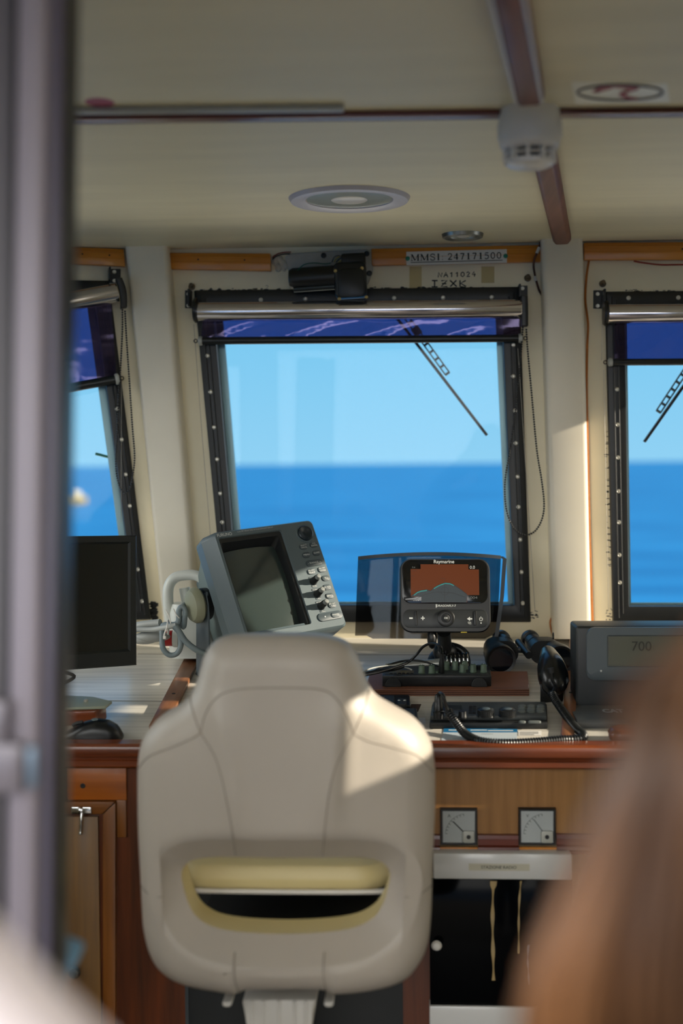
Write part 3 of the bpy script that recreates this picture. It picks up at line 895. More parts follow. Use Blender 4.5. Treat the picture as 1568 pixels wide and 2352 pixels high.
# ---- windscreen wipers outside
def wiper(label, blade, arm, f, n_):
    off = -0.075
    a, b = f(*blade[0], off), f(*blade[1], off)
    t = thing('windscreen_wiper', label, 'wiper', a)
    d = (b - a).normalized(); s = d.cross(n_).normalized()
    bm = new(); obox(bm, (a + b) / 2, d * (b - a).length / 2, s * 0.0035, n_ * 0.006, 0.001, 1)
    part('wiper_blade', bm, M_plblk, t)
    bm = new()
    A, B = f(*arm[0], off - .012), f(*arm[1], off - .012)
    dd = (B - A).normalized(); ss = dd.cross(n_).normalized(); L = (B - A).length
    for e_ in (-1, 1): obox(bm, (A + B) / 2 + ss * e_ * .006, dd * L / 2, ss * 0.0016, n_ * 0.004)
    k = int(L / 0.022)
    for i in range(k + 1): obox(bm, A + dd * (i * L / k), dd * 0.003, ss * .007, n_ * .003)
    part('wiper_arm', bm, mat('wiper_grey', 0x5A676A, 0.4, metal=0.3, var=0.1), t, 'slotted grey arm')
    bm = new(); obox(bm, A.lerp(B, .42) , dd * 0.012, ss * .011, n_ * .007, 0.003); part('hinge', bm, M_plgry, t)
wiper('black wiper slanting across the top of the middle window', [(880, 690), (1118, 1000)], [(905, 690), (1027, 858)], fC, NY)
wiper('black wiper slanting up to the right in the right window', [(1700, 700), (1479, 1015)], [(1700, 660), (1512, 945)], fC, NY)
wiper('black wiper hanging beside the door post in the left window', [(130, 800), (151, 1020)], [(120, 760), (142, 950)], fL, NL)
bm = new(); tube(bm, [fL(219, 1042, -.05), fL(250, 1050, -.05)], 0.0035, 8)
solo('plastic_peg', bm, mat('green_peg', 0x2C7A68, 0.4, var=0.1), 'small green peg poking across the left window glass', 'peg', fL(219, 1042, -.05))

# ---- ceiling things
def downlight(label, px, py, hw, deep, m1, m2):
    c = onZ(px, py, ZC); r = hw * mpp(c)
    t = thing('ceiling_downlight', label, 'ceiling light', c)
    D = -UZ
    bm = new(); lathe(bm, [(r * .70, 0.001), (r * .72, 0.005), (r * .86, 0.010), (r * .96, 0.008), (r, 0.0)], c, D, 48)
    part('rim', bm, m1, t)
    bm = new(); lathe(bm, [(0, .0025), (r * .35, .0045), (r * .7, .0035), (r * .71, 0.001)], c, D, 40)
    part('lens', bm, m2, t)
    bm = new(); lathe(bm, [(0, .0062), (r * .28, .0060), (r * .3, .0045)], c, D, 32)
    part('bulb_cover', bm, M_white, t)
    return t
M_lens = mat('frosted_lens', 0xC4CCC4, 0.12, var=0.05, coat=0.6)
downlight('large round white downlight in the ceiling, nearer the camera', 802, 455, 140, .01, mat('lilac_white_rim', 0xC9C6CE, 0.35, var=0.03), M_lens)
downlight('small round steel downlight above the paper sign', 1062, 538, 48, .01, mat('brushed_steel_rim', 0x8C8C84, 0.3, metal=0.8, var=0.05), M_lens)
c = onZ(1216, 251, ZC)
sd = thing('smoke_detector', 'round white smoke detector where the ceiling battens cross', 'smoke detector', c)
k_ = mpp(c)
r = 74 * k_
bm = new(); lathe(bm, [(r * .9, 0.0), (r * .97, 0.020), (r, 0.026), (r, 0.044), (r * .97, 0.047)], c, -UZ, 44)
part('base', bm, M_white, sd)
bm = new(); lathe(bm, [(r * .95, 0.047), (r * .93, 0.056), (r * .84, 0.062), (r * .70, 0.064)], c, -UZ, 44)
part('body', bm, M_white, sd)
bm = new(); lathe(bm, [(r * .62, 0.060), (r * .60, 0.080)], c, -UZ, 32); part('sensing_chamber', bm, M_plblk, sd, 'dark chamber behind the vents')
bm = new()
for i in range(10):
    a = 2 * math.pi * i / 10 + .15
    dv = V((math.cos(a), math.sin(a), 0)); tv = V((-math.sin(a), math.cos(a), 0))
    obox(bm, c + dv * r * .72 - UZ * .071, tv * .0022, dv * .006 - UZ * 0.0, UZ * .011)
part('rib', bm, M_white, sd)
bm = new(); lathe(bm, [(r * .80, 0.0705), (r * .80, 0.0725), (r * .62, 0.0735)], c, -UZ, 40); lathe(bm, [(r * .74, 0.079), (r * .72, 0.086), (r * .6, 0.089), (0, 0.090)], c, -UZ, 40)
part('cap', bm, M_white, sd)

st = thing('ceiling_placard', 'cream rectangular placard with an oval and red squiggle on the ceiling', 'placard', onZ(1426, 212, ZC))
Q = [onZ(x, y, ZC - .001) for x, y in ((1312, 189), (1533, 193), (1538, 236), (1320, 239))]
bm = new(); prism(bm, Q, UZ * 0.004); bev(bm, [e for e in bm.edges], .0008, 1)
part('board', bm, mat('placard_cream', 0xF0F0E2, 0.4, var=0.03), st)
bm = new()
oc = onZ(1424, 213, ZC - .0022); ex = onZ(1522, 213, ZC - .0022) - oc; ey = onZ(1424, 195, ZC - .0022) - oc
tube(bm, [oc + ex * math.cos(k * math.pi / 24) + ey * math.sin(k * math.pi / 24) for k in range(48)], 0.0016, 6, closed=True)
part('oval_outline', bm, mat('grey_ink', 0x3A4048, 0.5, var=0), st)
bm = new()
for pts, wd in (([(1368, 211), (1385, 201), (1410, 198), (1440, 200), (1462, 204)], .012), ([(1462, 204), (1440, 210), (1428, 217), (1440, 224), (1462, 228)], .009), ([(1366, 212), (1385, 206), (1402, 202)], .008)):
    stroke(bm, [p for p in cr([onZ(x, y, ZC - .0022) for x, y in pts], 14)], wd, -UZ, .0006)
part('red_squiggle', bm, mat('red_ink', 0x9C2A34, 0.5, var=0.05), st)

A, B = onZ(-150, 258, ZC - .005), onZ(790, 249, ZC - .005)
A.z = B.z = ZC
d = (B - A).normalized(); s = d.cross(UZ).normalized()
bm = new(); obox(bm, (A + B) / 2 - UZ * .0050, d * (B - A).length / 2, s * 0.008, UZ * .0046, .0015)
solo('cable_trunking', bm, mat('grey_trunking', 0x9A9A94, 0.4, metal=0.2, var=0.04), 'long pale grey cable trunking along the ceiling crossbar on the left', 'trunking', A)

# ---- cables on the wall
def cable(name, label, cat, pts, r, m, f=fC, group=None, n=60):
    P = cr([f(*p) for p in pts], n)
    bm = new(); tube(bm, P, r, 8)
    return solo(name, bm, m, label, cat, P[0], group)
cable('orange_cable', 'orange cable running down the right side of the right pillar', 'cable',
      [(1352, 598, .006), (1346, 640, .006), (1344, 690, .006), (1350, 745, .006), (1348, 800, .006), (1347, 900, .006), (1350, 1050, .006), (1353, 1200, .006), (1357, 1330, .006), (1361, 1440, .006)], 0.0028, M_orangew, n=90)
cable('red_and_black_cable', 'red and black wire drooping below the right cornice board', 'cable', [(1455, 600, .02), (1480, 604, .02), (1515, 608, .02), (1550, 608, .02), (1620, 606, .02), (1700, 600, .02)], 0.0022, M_redw)
cable('taped_wire', 'dark wire bundle with white tape left of the right pillar top', 'cable', [(1240, 556, .02), (1237, 572, .025), (1228, 592, .025), (1225, 612, .02), (1230, 640, .008), (1237, 665, .006), (1247, 690, .006), (1248, 760, .006)], 0.0028, mat('wire_bundle', 0x5A3020, 0.5, dark=0x161210, var=1, scale=40))
for i, (a, b) in enumerate(((( 1238, 568), (1232, 582)), ((1228, 634), (1230, 645)))):
    bm = new(); tube(bm, [fC(*a, .025 if i == 0 else .013), fC(*b, .026 if i == 0 else .011)], 0.0038, 8)
    solo('tape_wrap', bm, M_paper, ('white tape wrap near the top of the dark wire bundle', 'white tape wrap lower down the dark wire bundle')[i], 'tape', fC(*a, .025))
cable('orange_wire', 'loose orange and black wire at the foot of the right pillar', 'cable', [(1268, 1416, .01), (1263, 1428, .012), (1265, 1445, .015), (1271, 1465, .02), (1275, 1472, .03)], 0.0022, M_orangew)

# ================================================================== CONSOLE
SLOPE = (PB.z - PF.z) / (PB.y - PF.y)
def zt(y): return PF.z + (y - 2.5) * SLOPE
def tp(x, y, h=0.0): return V((x, y, zt(y))) + CTN * h
wt = thing('worktop', 'pale ash laminate worktop running below the windows', 'worktop', tp(0.0, 2.5))
xl = SL1.x
bm = new()
kx = xl - 1.0
prism(bm, [tp(kx, 2.50), tp(XR, 2.50), tp(XR, Y0), tp(xl, Y0), tp(kx, Y0 - 1.0 * math.tan(AL))], -CTN * 0.028)
part('top_panel', bm, M_top, wt)
bm = new()
zt0 = onY(784, 1713, 2.456).z
prof = [(2.503, 0.001), (2.464, 0.001), (2.457, -0.004), (2.455, -0.012), (2.457, -0.022), (2.464, -0.026), (2.466, -0.029), (2.461, -0.032), (2.461, -0.042), (2.466, -0.046), (2.503, -0.046)]
plate(bm, [[V((x, y, zt0 + z)) for y, z in prof] for x in (-1.5, 1.35)])
part('edge_rail', bm, M_mahog, wt, 'dark varnished mahogany edge rail', ang=30)
def strip(a, b, wd, h, m, nm, lab):
    A, B = CT(*a), CT(*b)
    d = (B - A).normalized(); s = d.cross(CTN).normalized() * wd / 2
    bm = new(); prism(bm, [A - s, B - s, B + s, A + s], CTN * h, 0.002, 2)
    o = part(nm, bm, m, wt, lab)
    for t in (0.12, 0.62):
        bm = new(); lathe(bm, [(0, .0006), (.004, .0006), (.004, 0)], A.lerp(B, t) + CTN * h, CTN, 10); part('plug', bm, M_ink, o)
M_mt = wood('worn_mahogany', 0x8A5B3A, 0x6A3F24, 'Y', rough=0.4, coat=0.2)
strip((449, 1505), (362, 1680), 0.036, 0.012, M_mt, 'divider_strip', 'worn mahogany strip crossing the worktop left of the chair')
strip((1320, 1469), (1302, 1706), 0.026, 0.010, M_mt, 'divider_strip', 'worn mahogany strip right of the handset')
for a, b in (((316, 1502), (428, 1503)), ((800, 1504), (1310, 1505)), ((130, 1609), (395, 1611))):
    A, B = CT(*a), CT(*b); s = CTT * .0012
    bm = new(); prism(bm, [A - s, B - s, B + s, A + s], CTN * 0.0006)
    part('joint', bm, mat('joint_line', 0x6E675E, 0.6, var=0.1), wt)
bm = new(); A, B = CT(939, 1628, -.0005), CT(965, 1618, -.0005)
P = [CT(938, 1634, .0008), CT(960, 1634, .0008), CT(967, 1617, .0008), CT(944, 1617, .0008)]
prism(bm, P, -CTN * .0008)
part('cutout', bm, mat('cutout_brown', 0x3A2208, 0.7, var=0.2), wt, 'dark brown rectangular cut-out beside the switch row')

# ---- console front, right of the chair
YF = 2.49
cp = thing('console_front', 'plywood console front with two square meters, right of the chair', 'console', onY(1300, 1768, YF))
bm = new(); pbox(bm, 925, 1764, 1900, 1930, YF, 0.02); part('veneer_panel', bm, M_ply, cp)
bm = new(); pbox(bm, 925, 1925, 990, 2700, YF, 0.02); part('upright', bm, M_mahogZ, cp)
def moulding(x0, x1):
    bm = new(); A = onY(x0, 1937, YF).x; B = onY(x1, 1937, YF).x; z1 = onY((x0 + x1) / 2, 1915, YF).z; z0 = onY((x0 + x1) / 2, 1958, YF).z
    h = z1 - z0
    pr = [(YF, 1), (YF - .008, .97), (YF - .009, .78), (YF - .005, .74), (YF - .005, .42), (YF - .012, .36), (YF - .013, .2), (YF - .009, .16), (YF - .016, .1), (YF - .016, 0), (YF, 0)]
    plate(bm, [[V((x, y, z0 + h * t)) for y, t in pr] for x in (A, B)])
    part('moulding', bm, M_red, cp, ang=30)
moulding(925, 1010); moulding(1097, 1191); moulding(1277, 1900)
for x0, x1 in ((1011, 1096), (1191, 1277)):
    bm = new(); pbox(bm, x0, 1944, x1, 1952, YF, -0.006); part('ledge', bm, M_worn, cp)
    bm = new(); pbox(bm, x0, 1952, x1, 1960, YF - .001, 0.001); part('slot', bm, M_ink, cp)
def meter(label, x0, y0, x1, y1, ch, ndl):
    k = 2.48 / F
    c = onY((x0 + x1) / 2, (y0 + y1) / 2, YF - .012)
    t = thing('panel_meter', label, 'meter', onY((x0 + x1) / 2, y1, YF), group=None)
    s = (x1 - x0) * k
    bm = new(); bx_ = lambda q, h: [c + UX * x * q + UZ * z * q + NY * h for x, z in ((-.5, -.5), (.5, -.5), (.5, .5), (-.5, .5))]
    plate(bm, [bx_(s, -.012), bx_(s, 0.0), bx_(s * .97, 0.0015), bx_(s * .88, 0.0015), bx_(s * .87, -.002)], cap1=False)
    part('frame', bm, M_plblk, t)
    bm = new(); plate(bm, [bx_(s * .88, -.004), bx_(s * .88, -.0025)])
    part('dial_face', bm, mat('meter_face', 0xC9CAC8, 0.6, var=0.02), t)
    piv = c + UX * s * .23 - UZ * s * .24
    bm = new()
    R = s * .60
    for i in range(9):
        a = rad(100 + 75 * i / 8); d = V((math.cos(a), 0, math.sin(a)))
        stroke(bm, [piv + d * R * .9 + NY * -.002, piv + d * R * 1.0 - NY * .002], .0009, NY, .0002)
    P = [piv + V((math.cos(rad(100 + 75 * i / 20)), 0, math.sin(rad(100 + 75 * i / 20)))) * R - NY * .002 for i in range(21)]
    stroke(bm, P, .0005, NY, .0002)
    part('scale', bm, M_ink, t)
    a = rad(ndl); d = V((math.cos(a), 0, math.sin(a)))
    bm = new(); stroke(bm, [piv + d * R * .1 - NY * .0005, piv + d * R * .92 - NY * .0005], .0022 if ch == 'A' else .0012, NY, .0004); part('needle', bm, M_ink, t)
    lettering(ch, c - UX * s * .26 + UZ * s * .30 - NY * .002, UX, UZ, NY, height=s * .085, m=M_ink, parent=t)
    bm = new(); key(bm, c + UX * s * .26 - UZ * s * .27 - NY * .002, UX, UZ, NY, s * .34, s * .34, s * .07, .0035)
    pv = part('pivot_cover', bm, mat('meter_cover', 0xB4B6AE, 0.3, var=0.02), t)
    bm = new(); lathe(bm, [(s * .06, 0), (s * .055, .0012), (0, .0014)], c + UX * s * .26 - UZ * s * .27 + NY * .0014, NY, 16); part('zero_screw', bm, M_plblk, pv)
    bm = new(); plate(bm, [bx_(s * .89, 0.0002), bx_(s * .89, 0.0012)]); part('cover_glass', bm, M_glass, t)
meter('square white ammeter marked A, just right of the chair', 1011, 1857, 1096, 1942, 'A', 135)
meter('square white voltmeter marked V, right of the ammeter', 1191, 1857, 1276, 1942, 'V', 126)

# ---- white radio cabinet with dark glass door
rc = thing('radio_cabinet', 'white cabinet with dark glass door labelled STAZIONE RADIO', 'cabinet', onY(1150, 2352, 2.46))
YR = 2.455
bm = new(); pbox(bm, 994, 1961, 1313, 2021, YR, 0.05, 0.004); part('top_rail', bm, M_whgl, rc)
bm = new(); pbox(bm, 986, 2313, 1313, 2400, YR, 0.05, 0.003); part('bottom_rail', bm, M_whgl, rc)
bm = new(); pbox(bm, 986, 2019, 1313, 2314, YR + .03, 0.005); part('back', bm, mat('cabinet_black', 0x0A0B0D, 0.6, var=0.1), rc)
bm = new(); pbox(bm, 987, 2020, 1312, 2314, YR + .006, 0.006, .001)
dr = part('door', bm, mat('smoked_acrylic', 0x050608, 0.10, var=0, spec=0.06), rc, 'glossy dark glass door')
bm = new(); p = onY(1002, 2166, YR + .006)
lathe(bm, [(.004, 0), (.004, .006), (.0085, .009), (.010, .014), (.007, .019), (0, .020)], p, NY, 18)
part('knob', bm, M_white, dr, 'small white knob')
bm = new(); pbox(bm, 1076, 1984, 1216, 2000, YR - .0003, .0003); lb = part('label_tape', bm, mat('label_tape', 0xBFBBA8, 0.5, var=0.03), rc)
lettering('STAZIONE RADIO', onY(1145, 1992, YR - .0008), UX, UZ, NY, width=81 * YR / F, m=M_ink, parent=lb)
# thin strips modelled in place of bright reflections in the dark door
M_streak = mat('gold_reflection', 0xA58E62, 0.45, var=0.15, scale=30)
for i, (x, y0, y1, wd, lab) in enumerate(((1133, 2024, 2252, 9, 'longest pale twisted reflection streak, modelled down the dark glass door'), (1192, 2024, 2190, 5, 'narrow pale reflection streak right of the longest one on the glass door'), (1213, 2170, 2262, 5, 'short bluish reflection streak low on the right of the glass door'))):
    bm = new(); L = []
    for j in range(25):
        t = j / 24; a = 1.2 * math.sin(t * 9 + i) ; p = onY(x - 4 * math.sin(t * 3) * (1 - t) + (4 - 6 * t if i == 1 else 0), y0 + (y1 - y0) * t, YR + .002)
        wv = (UX * math.cos(a) + UY * math.sin(a) * .25) * wd / 2 * YR / F * (1 if t > .05 else 1.8)
        L.append([p - wv, p + wv, p + wv + UY * .0006, p - wv + UY * .0006])
    plate(bm, L)
    solo('reflection_streak', bm, M_streak if i < 2 else mat('grey_reflection', 0x6A7080, 0.4, var=0.1), lab, 'strip', onY(x, y0, YR + .002))

# ---- dark cabinet behind the chair
dc = thing('dark_cabinet', 'black fronted cabinet under the worktop behind the chair', 'cabinet', onY(670, 2352, YF))
bm = new(); pbox(bm, 425, 1764, 925, 2700, YF + .004, 0.016); part('front_panel', bm, M_plblk2, dc)
bm = new(); pbox(bm, 424, 1764, 432, 2700, YF - .002, 0.01); part('edge_strip', bm, mat('steel_strip', 0x4A5054, 0.4, metal=0.5, var=0.1), dc, 'thin steel edge')

# ---- wooden cupboard at the left
cb = thing('cupboard', 'orange-brown wooden cupboard with drawer and latched door at the left', 'cupboard', onY(200, 2352, YF))
bm = new(); pbox(bm, -260, 1764, 425, 2700, YF + .006, 0.014); part('carcass', bm, M_mahogZ, cb)
bm = new(); pbox(bm, 155, 1764, 290, 1838, YF - .002, 0.012, .0015); dw = part('drawer_front', bm, M_orange, cb)
bm = new(); lathe(bm, [(0, .0004), (.0026, .0005), (.0034, .0010), (.005, .0006), (.005, 0)], onY(190, 1805, YF - .002), NY, 14); part('screw_hole', bm, M_ink, dw)
bm = new(); pbox(bm, -260, 1764, 150, 1838, YF + .000, 0.012, .0015); part('side_panel', bm, M_door, cb)
bm = new(); pbox(bm, 268, 1838, 290, 1924, YF - .002, 0.012, .0015); part('carved_strip', bm, M_frame, cb)
def mitre(q, m=M_frame):
    bm = new(); prism(bm, [onY(*p, YF - .008) for p in q], (0, .02, 0), .003, 2); part('door_frame', bm, m, cb)
mitre([(-260, 1842), (265, 1842), (234, 1871), (-260, 1871)], mat('teak_rail', 0x8A5320, 0.35, dark=0x673A12, var=1, scale=50, stretch=(.06, 1, 1), coat=.2))
mitre([(265, 1843), (265, 2700), (235, 2700), (235, 1871)])
bm = new(); pbox(bm, -260, 1875, 231, 2700, YF - .002, 0.012, .001); dr = part('door', bm, M_door, cb, 'olive-brown veneered door')
bm = new(); p = onY(176, 2226, YF - .002)
lathe(bm, [(.0055, 0), (.0055, .008), (.0105, .012), (.0125, .018), (.009, .0235), (0, .025)], p, NY, 22); part('knob', bm, mat('pewter', 0x8C8A84, 0.25, metal=0.9, var=0.05), dr)
bm = new()
c = onY(187, 1861, YF - .009)
key(bm, c, UX, UZ, NY, .040, .014, .003, .003)
lathe(bm, [(.0075, .002), (.0065, .007), (.003, .009), (0, .009)], c - UX * .001, NY, 18)
tube(bm, cr([onY(188, 1866, YF - .014), onY(186, 1885, YF - .018), onY(185, 1905, YF - .016), onY(184, 1916, YF - .016)], 12), [.003] * 4 + [.0032] * 5 + [.0036, .0042, .004], 10)
part('latch', bm, M_chrome, cb, 'chrome turn latch')

# ================================================================== INSTRUMENTS
# ---- radar display
sR = 2.95 / F
dTL = 2.95 - (133 - 90) / 2 * sR
RO = atd(487, 1222, dTL)
RU, RV = cw(225, -29, 133) * sR, cw(85, 246, -90) * sR
Ru, Rv = RU.normalized(), RV.normalized()
RN = Ru.cross(-Rv).normalized()
if RN.dot(fwd) > 0: RN = -RN
RYv = -Rv
rw, rh = RU.length, RV.length
def fr(a, b, h=0.0): return RO + RU * a + RV * b + RN * h
piv = fr(-.05, .468, -.113)
pz = piv.copy(); pz.z = zt(piv.y)
Rm = Matrix((Ru, RYv, RN)).transposed()
rd = thing('radar_display', 'grey tilted marine radar display with rows of buttons on the worktop', 'radar', pz, Rm)
def rl(a0, a1, b0, b1, r, h, n=6):
    c = fr((a0 + a1) / 2, (b0 + b1) / 2, h)
    return [c + Ru * x + RYv * y for x, y in rrect((a1 - a0) * rw, (b1 - b0) * rh, r, n)]
bm = new()
plate(bm, [rl(.17, .92, .16, .92, .01, -.235), rl(.12, .95, .10, .95, .012, -.225), rl(-.02, 1.0, 0.03, .985, .012, -.062)], cap1=True)
part('rear_housing', bm, M_radside, rd)
bm = new()
plate(bm, [rl(-.075, 1.0, -.005, 1.0, .014, -.062), rl(-.075, 1.0, -.005, 1.0, .014, -.03), rl(.0, 1.0, .0, 1.0, .012, -.006), rl(.015, .985, .015, .985, .012, 0.0), rl(.04, .66, .06, .93, .006, 0.0), rl(.045, .655, .065, .925, .006, -.004)], cap0=True, cap1=False)
part('front_case', bm, M_rad, rd)
bm = new()
plate(bm, [rl(.045, .655, .065, .925, .006, -.004), rl(.055, .63, .10, .925, .006, -.006), rl(.058, .60, .155, .915, .012, -.030)], cap0=False, cap1=False)
part('screen_surround', bm, mat('black_surround', 0x14171A, 0.4, var=0.05), rd)
bm = new()
prism(bm, [fr(.048, .905, -.006), fr(.60, .905, -.006), fr(.60, .925, -.003), fr(.048, .925, -.003)], -RN * .02)
part('sunlit_sill', bm, M_rad, rd)  # grey lower edge stands in for sun on the black surround
bm = new()
nu, nv = 20, 20; gr = []
for j in range(nv + 1):
    row = []
    for i in range(nu + 1):
        x, y = i / nu * 2 - 1, j / nv * 2 - 1
        r4 = (1 - 0.03 * y * y), (1 - 0.03 * x * x)
        row.append(bm.verts.new(fr(.325 + x * .285 * r4[0], .535 + y * .385 * r4[1], -.018 - .012 * (x * x + y * y) / 2)))
    gr.append(row)
for j in range(nv):
    for i in range(nu): bm.faces.new((gr[j][i], gr[j][i + 1], gr[j + 1][i + 1], gr[j + 1][i]))
part('screen', bm, M_crt, rd, 'dark bulging glass screen', ang=180)
def rtext(s, a, b, h, w=None, hh=None, parent=None, m=M_txt, weight=0.0): return lettering(s, fr(a, b, h), Ru, RYv, RN, width=w, height=hh, m=m, parent=parent, weight=weight)
rtext('FURUNO', .105, .038, .0006, w=.037, hh=.0075, parent=rd, weight=.012)
rtext('Color PET FRONT END, 8-TONE DAYLIGHT DISPLAY', .41, .030, .0006, w=.092, hh=.0035, parent=rd)
bm = new(); c = fr(.879, .125)
lathe(bm, [(.0235, 0), (.0225, .002), (.0195, .0022), (.0192, .0008)], c, RN, 36); part('dial_ring', bm, M_rad, rd)
bm = new(); lathe(bm, [(.0188, 0), (.0186, .005), (.0165, .007), (.0105, .0055), (.009, .0045), (.004, .0032), (0, .003)], c, RN, 36); part('cursor_pad', bm, mat('blue_black_rubber', 0x17242C, 0.35, var=0.03), rd)
def rbtn(a, b, w, h, lines, tw=.8, nm='button'):
    bm = new(); key(bm, fr(a, b), Ru, RYv, RN, w, h, h * .48, .0026, .0012, n=6)
    o = part(nm, bm, M_radbtn, rd)
    for i, s in enumerate(lines):
        off = (i - (len(lines) - 1) / 2) * h * .40 / rh
        rtext(s, a, b + off, .003, w=w * tw * (1 if len(s) > 3 else .55), hh=h * (.26 if len(lines) > 1 else .30), parent=o)
    return o
bw, bh = .0200, .0135
rbtn(.819, .243, bw, bh, ['SELECT', 'CANCEL']); rbtn(.926, .239, bw, bh, ['ACQ', 'ENTER'])
rbtn(.821, .322, bw, bh, ['MENU']); rbtn(.926, .317, bw, bh, ['GUARD'])
rbtn(.871, .402, .042, .0150, ['- RANGE +'], .8)
rbtn(.815, .478, bw, bh, ['EBL/VRM', 'SELECT']); rbtn(.925, .473, bw, bh, ['EBL/VRM', 'CONTROL'])
rbtn(.935, .556, bw, bh, ['TLL']); rbtn(.918, .637, bw, bh, ['A/C AUTO']); rbtn(.915, .717, bw, bh, ['BRILL']); rbtn(.91, .800, bw, bh, ['ST BY', 'TX'])
bm = new(); key(bm, fr(.855, .892), Ru, RYv, RN, .064, .020, .0098, .003, .0012, n=7)
pp = part('power_panel', bm, M_radbtn, rd)
bm = new(); key(bm, fr(.905, .892, .003), Ru, RYv, RN, .022, .0125, .006, .002, .001); part('power_button', bm, M_radbtn, pp); rtext('POWER', .905, .892, .0054, w=.017, parent=pp)
bm = new(); lathe(bm, [(.0017, 0), (.0015, .0008), (0, .001)], fr(.80, .892, .003), RN, 12); part('lamp', bm, M_txt, pp)
for (a, b, s) in ((.795, .533, 'GAIN'), (.80, .608, 'IR-OFF'), (.792, .640, 'A/C SEA'), (.80, .722, 'F1'), (.79, .756, 'A/C RAIN'), (.80, .838, 'F2')):
    bm = new(); key(bm, fr(a, b), Ru, RYv, RN, .0145 if len(s) < 7 else .017, .006, .0029, .0008, .0003); o = part('caption_plate', bm, M_radbtn, rd)
    rtext(s, a, b, .0012, w=.0016 * len(s), parent=o)
for (a, b) in ((.804, .566), (.80, .684), (.80, .794)):
    c = fr(a, b)
    bm = new(); lathe(bm, [(.0092, 0), (.0092, .004), (.0078, .006), (.0072, .022), (.0055, .024)], c, RN, 20); kb = part('knob', bm, M_plblk, rd)
    bm = new(); lathe(bm, [(.0058, .0235), (.0058, .031), (.0045, .0335), (0, .034)], c, RN, 18); part('knob_cap', bm, mat('grey_cap', 0x7C807E, 0.35, var=0.03), kb, 'grey knob tip')
# swivel bracket and side knob
bm = new(); lathe(bm, [(.026, 0), (.036, .004), (.041, .010), (.0405, .018), (.034, .027), (.020, .030), (0, .031)], fr(-.09, .468, -.113), -Ru, 36, sx=1.0)
part('clamp_knob', bm, mat('greenish_beige_plastic', 0x85866F, 0.5, var=0.04), rd, 'round greenish-beige clamping knob')
bm = new(); lathe(bm, [(.037, 0), (.037, .012)], fr(-.035, .468, -.113), -Ru, 32)
part('washer', bm, M_plblk, rd)
for a in (-.088, 1.05):
    bm = new()
    p = fr(a, .468, -.113)
    f_ = RN.copy(); f_.z = 0; f_.normalize()
    def dn(q): q = q.copy(); q.z = zt(q.y); return q
    prism(bm, [p + f_ * .028 + UZ * .03, p - f_ * .028 + UZ * .03, p - f_ * .034, dn(p - f_ * .040), dn(p + f_ * .040), p + f_ * .034], Ru * .005 * (1 if a < 0 else -1), .0015, 1)
    part('bracket_arm', bm, mat('bracket_grey', 0x4A5358, 0.45, var=0.04), rd)
bm = new(); A, B = fr(-.088, .468, -.113), fr(1.05, .468, -.113)
prism(bm, [dn(A + f_ * .045), dn(A - f_ * .045), dn(B - f_ * .045), dn(B + f_ * .045)], UZ * .006, .002, 1); part('bracket_base', bm, MATS['bracket_grey'], rd)

# ---- fishfinder with dark cover panel behind it
ND = (-fwd * math.cos(rad(3)) + up * math.sin(rad(9))).normalized()
FX = rt.copy(); FX = (FX - ND * FX.dot(ND)).normalized(); FY = ND.cross(FX).normalized()
dF = 2.96
FO = atd(1022, 1367, dF); kf = dF / F
ff = thing('chartplotter', 'small black chartplotter showing an orange and grey chart', 'chartplotter', CT(1022, 1525), Matrix((FX, FY, ND)).transposed())
def fp(px, py, h=0.0): return FO + FX * (px - 1022) * kf - FY * (py - 1367) * kf + ND * h
bm = new()
def fl(w, hh, r, h, n=7): return [FO + FX * x + FY * y + ND * h for x, y in rrect(w * kf, hh * kf, r * kf, n)]
plate(bm, [fl(170, 135, 20, -.045), fl(200, 164, 24, -.030), fl(208, 171, 27, -.012), fl(208, 171, 27, -.004), fl(203, 166, 25, 0)])
part('case', bm, M_plblk, ff)
bm = new(); c = fp(1022, 1336, 0)
plate(bm, [[c + FX * x + FY * y + ND * h for x, y in rrect(w * kf, hh * kf, r * kf, 6)] for w, hh, r, h in ((196, 101, 20, -.0005), (196, 101, 20, .0014), (193, 98, 19, .002))])
gp = part('glass_panel', bm, mat('black_glass', 0x0B0C0D, 0.08, var=0, coat=0.4), ff)
M_chartO = mat('chart_orange', 0x241004, 0.3, var=0.04, spec=0.15, emit=0x7A3A14, estr=0.5)
M_chartG = mat('chart_grey', 0x1C2022, 0.3, var=0.05, spec=0.15, emit=0x4C5254, estr=0.5)
bm = new()
prism(bm, [fp(x, y, .0026) for x, y in ((966, 1296), (1076, 1296), (1076, 1308), (1100, 1308), (1100, 1367), (1072, 1367), (1072, 1384), (967, 1384), (967, 1371), (943, 1371), (943, 1307), (966, 1307))], -ND * .0006)
sc_ = part('screen', bm, M_chartO, ff, 'lit screen with an orange and grey chart')
top = [(943, 1370), (950, 1366), (958, 1360), (966, 1357), (980, 1355), (988, 1358), (996, 1351), (1004, 1346), (1013, 1342), (1022, 1339), (1034, 1340), (1042, 1344), (1052, 1351), (1062, 1358), (1072, 1366)]
bm = new()
prism(bm, [fp(x, y, .0031) for x, y in top + [(1071, 1384), (967, 1384), (967, 1371)]], -ND * .0004)
part('land_area', bm, M_chartG, sc_)
bm = new()
for seg_ in (top[1:5], top[6:12]):
    stroke(bm, [fp(x, y + 1.2, .0033) for x, y in seg_], 2.6 * kf, ND, .0001)
part('shallows', bm, mat('chart_teal', 0x0A5A58, 0.3, var=0, emit=0x127A74, estr=.5), sc_)
bm = new()
stroke(bm, [fp(x, y - .5, .0034) for x, y in top], 1.1 * kf, ND, .0001)
stroke(bm, [fp(1021, 1330, .0034), fp(1021, 1384, .0034)], .5 * kf, ND, .0001)
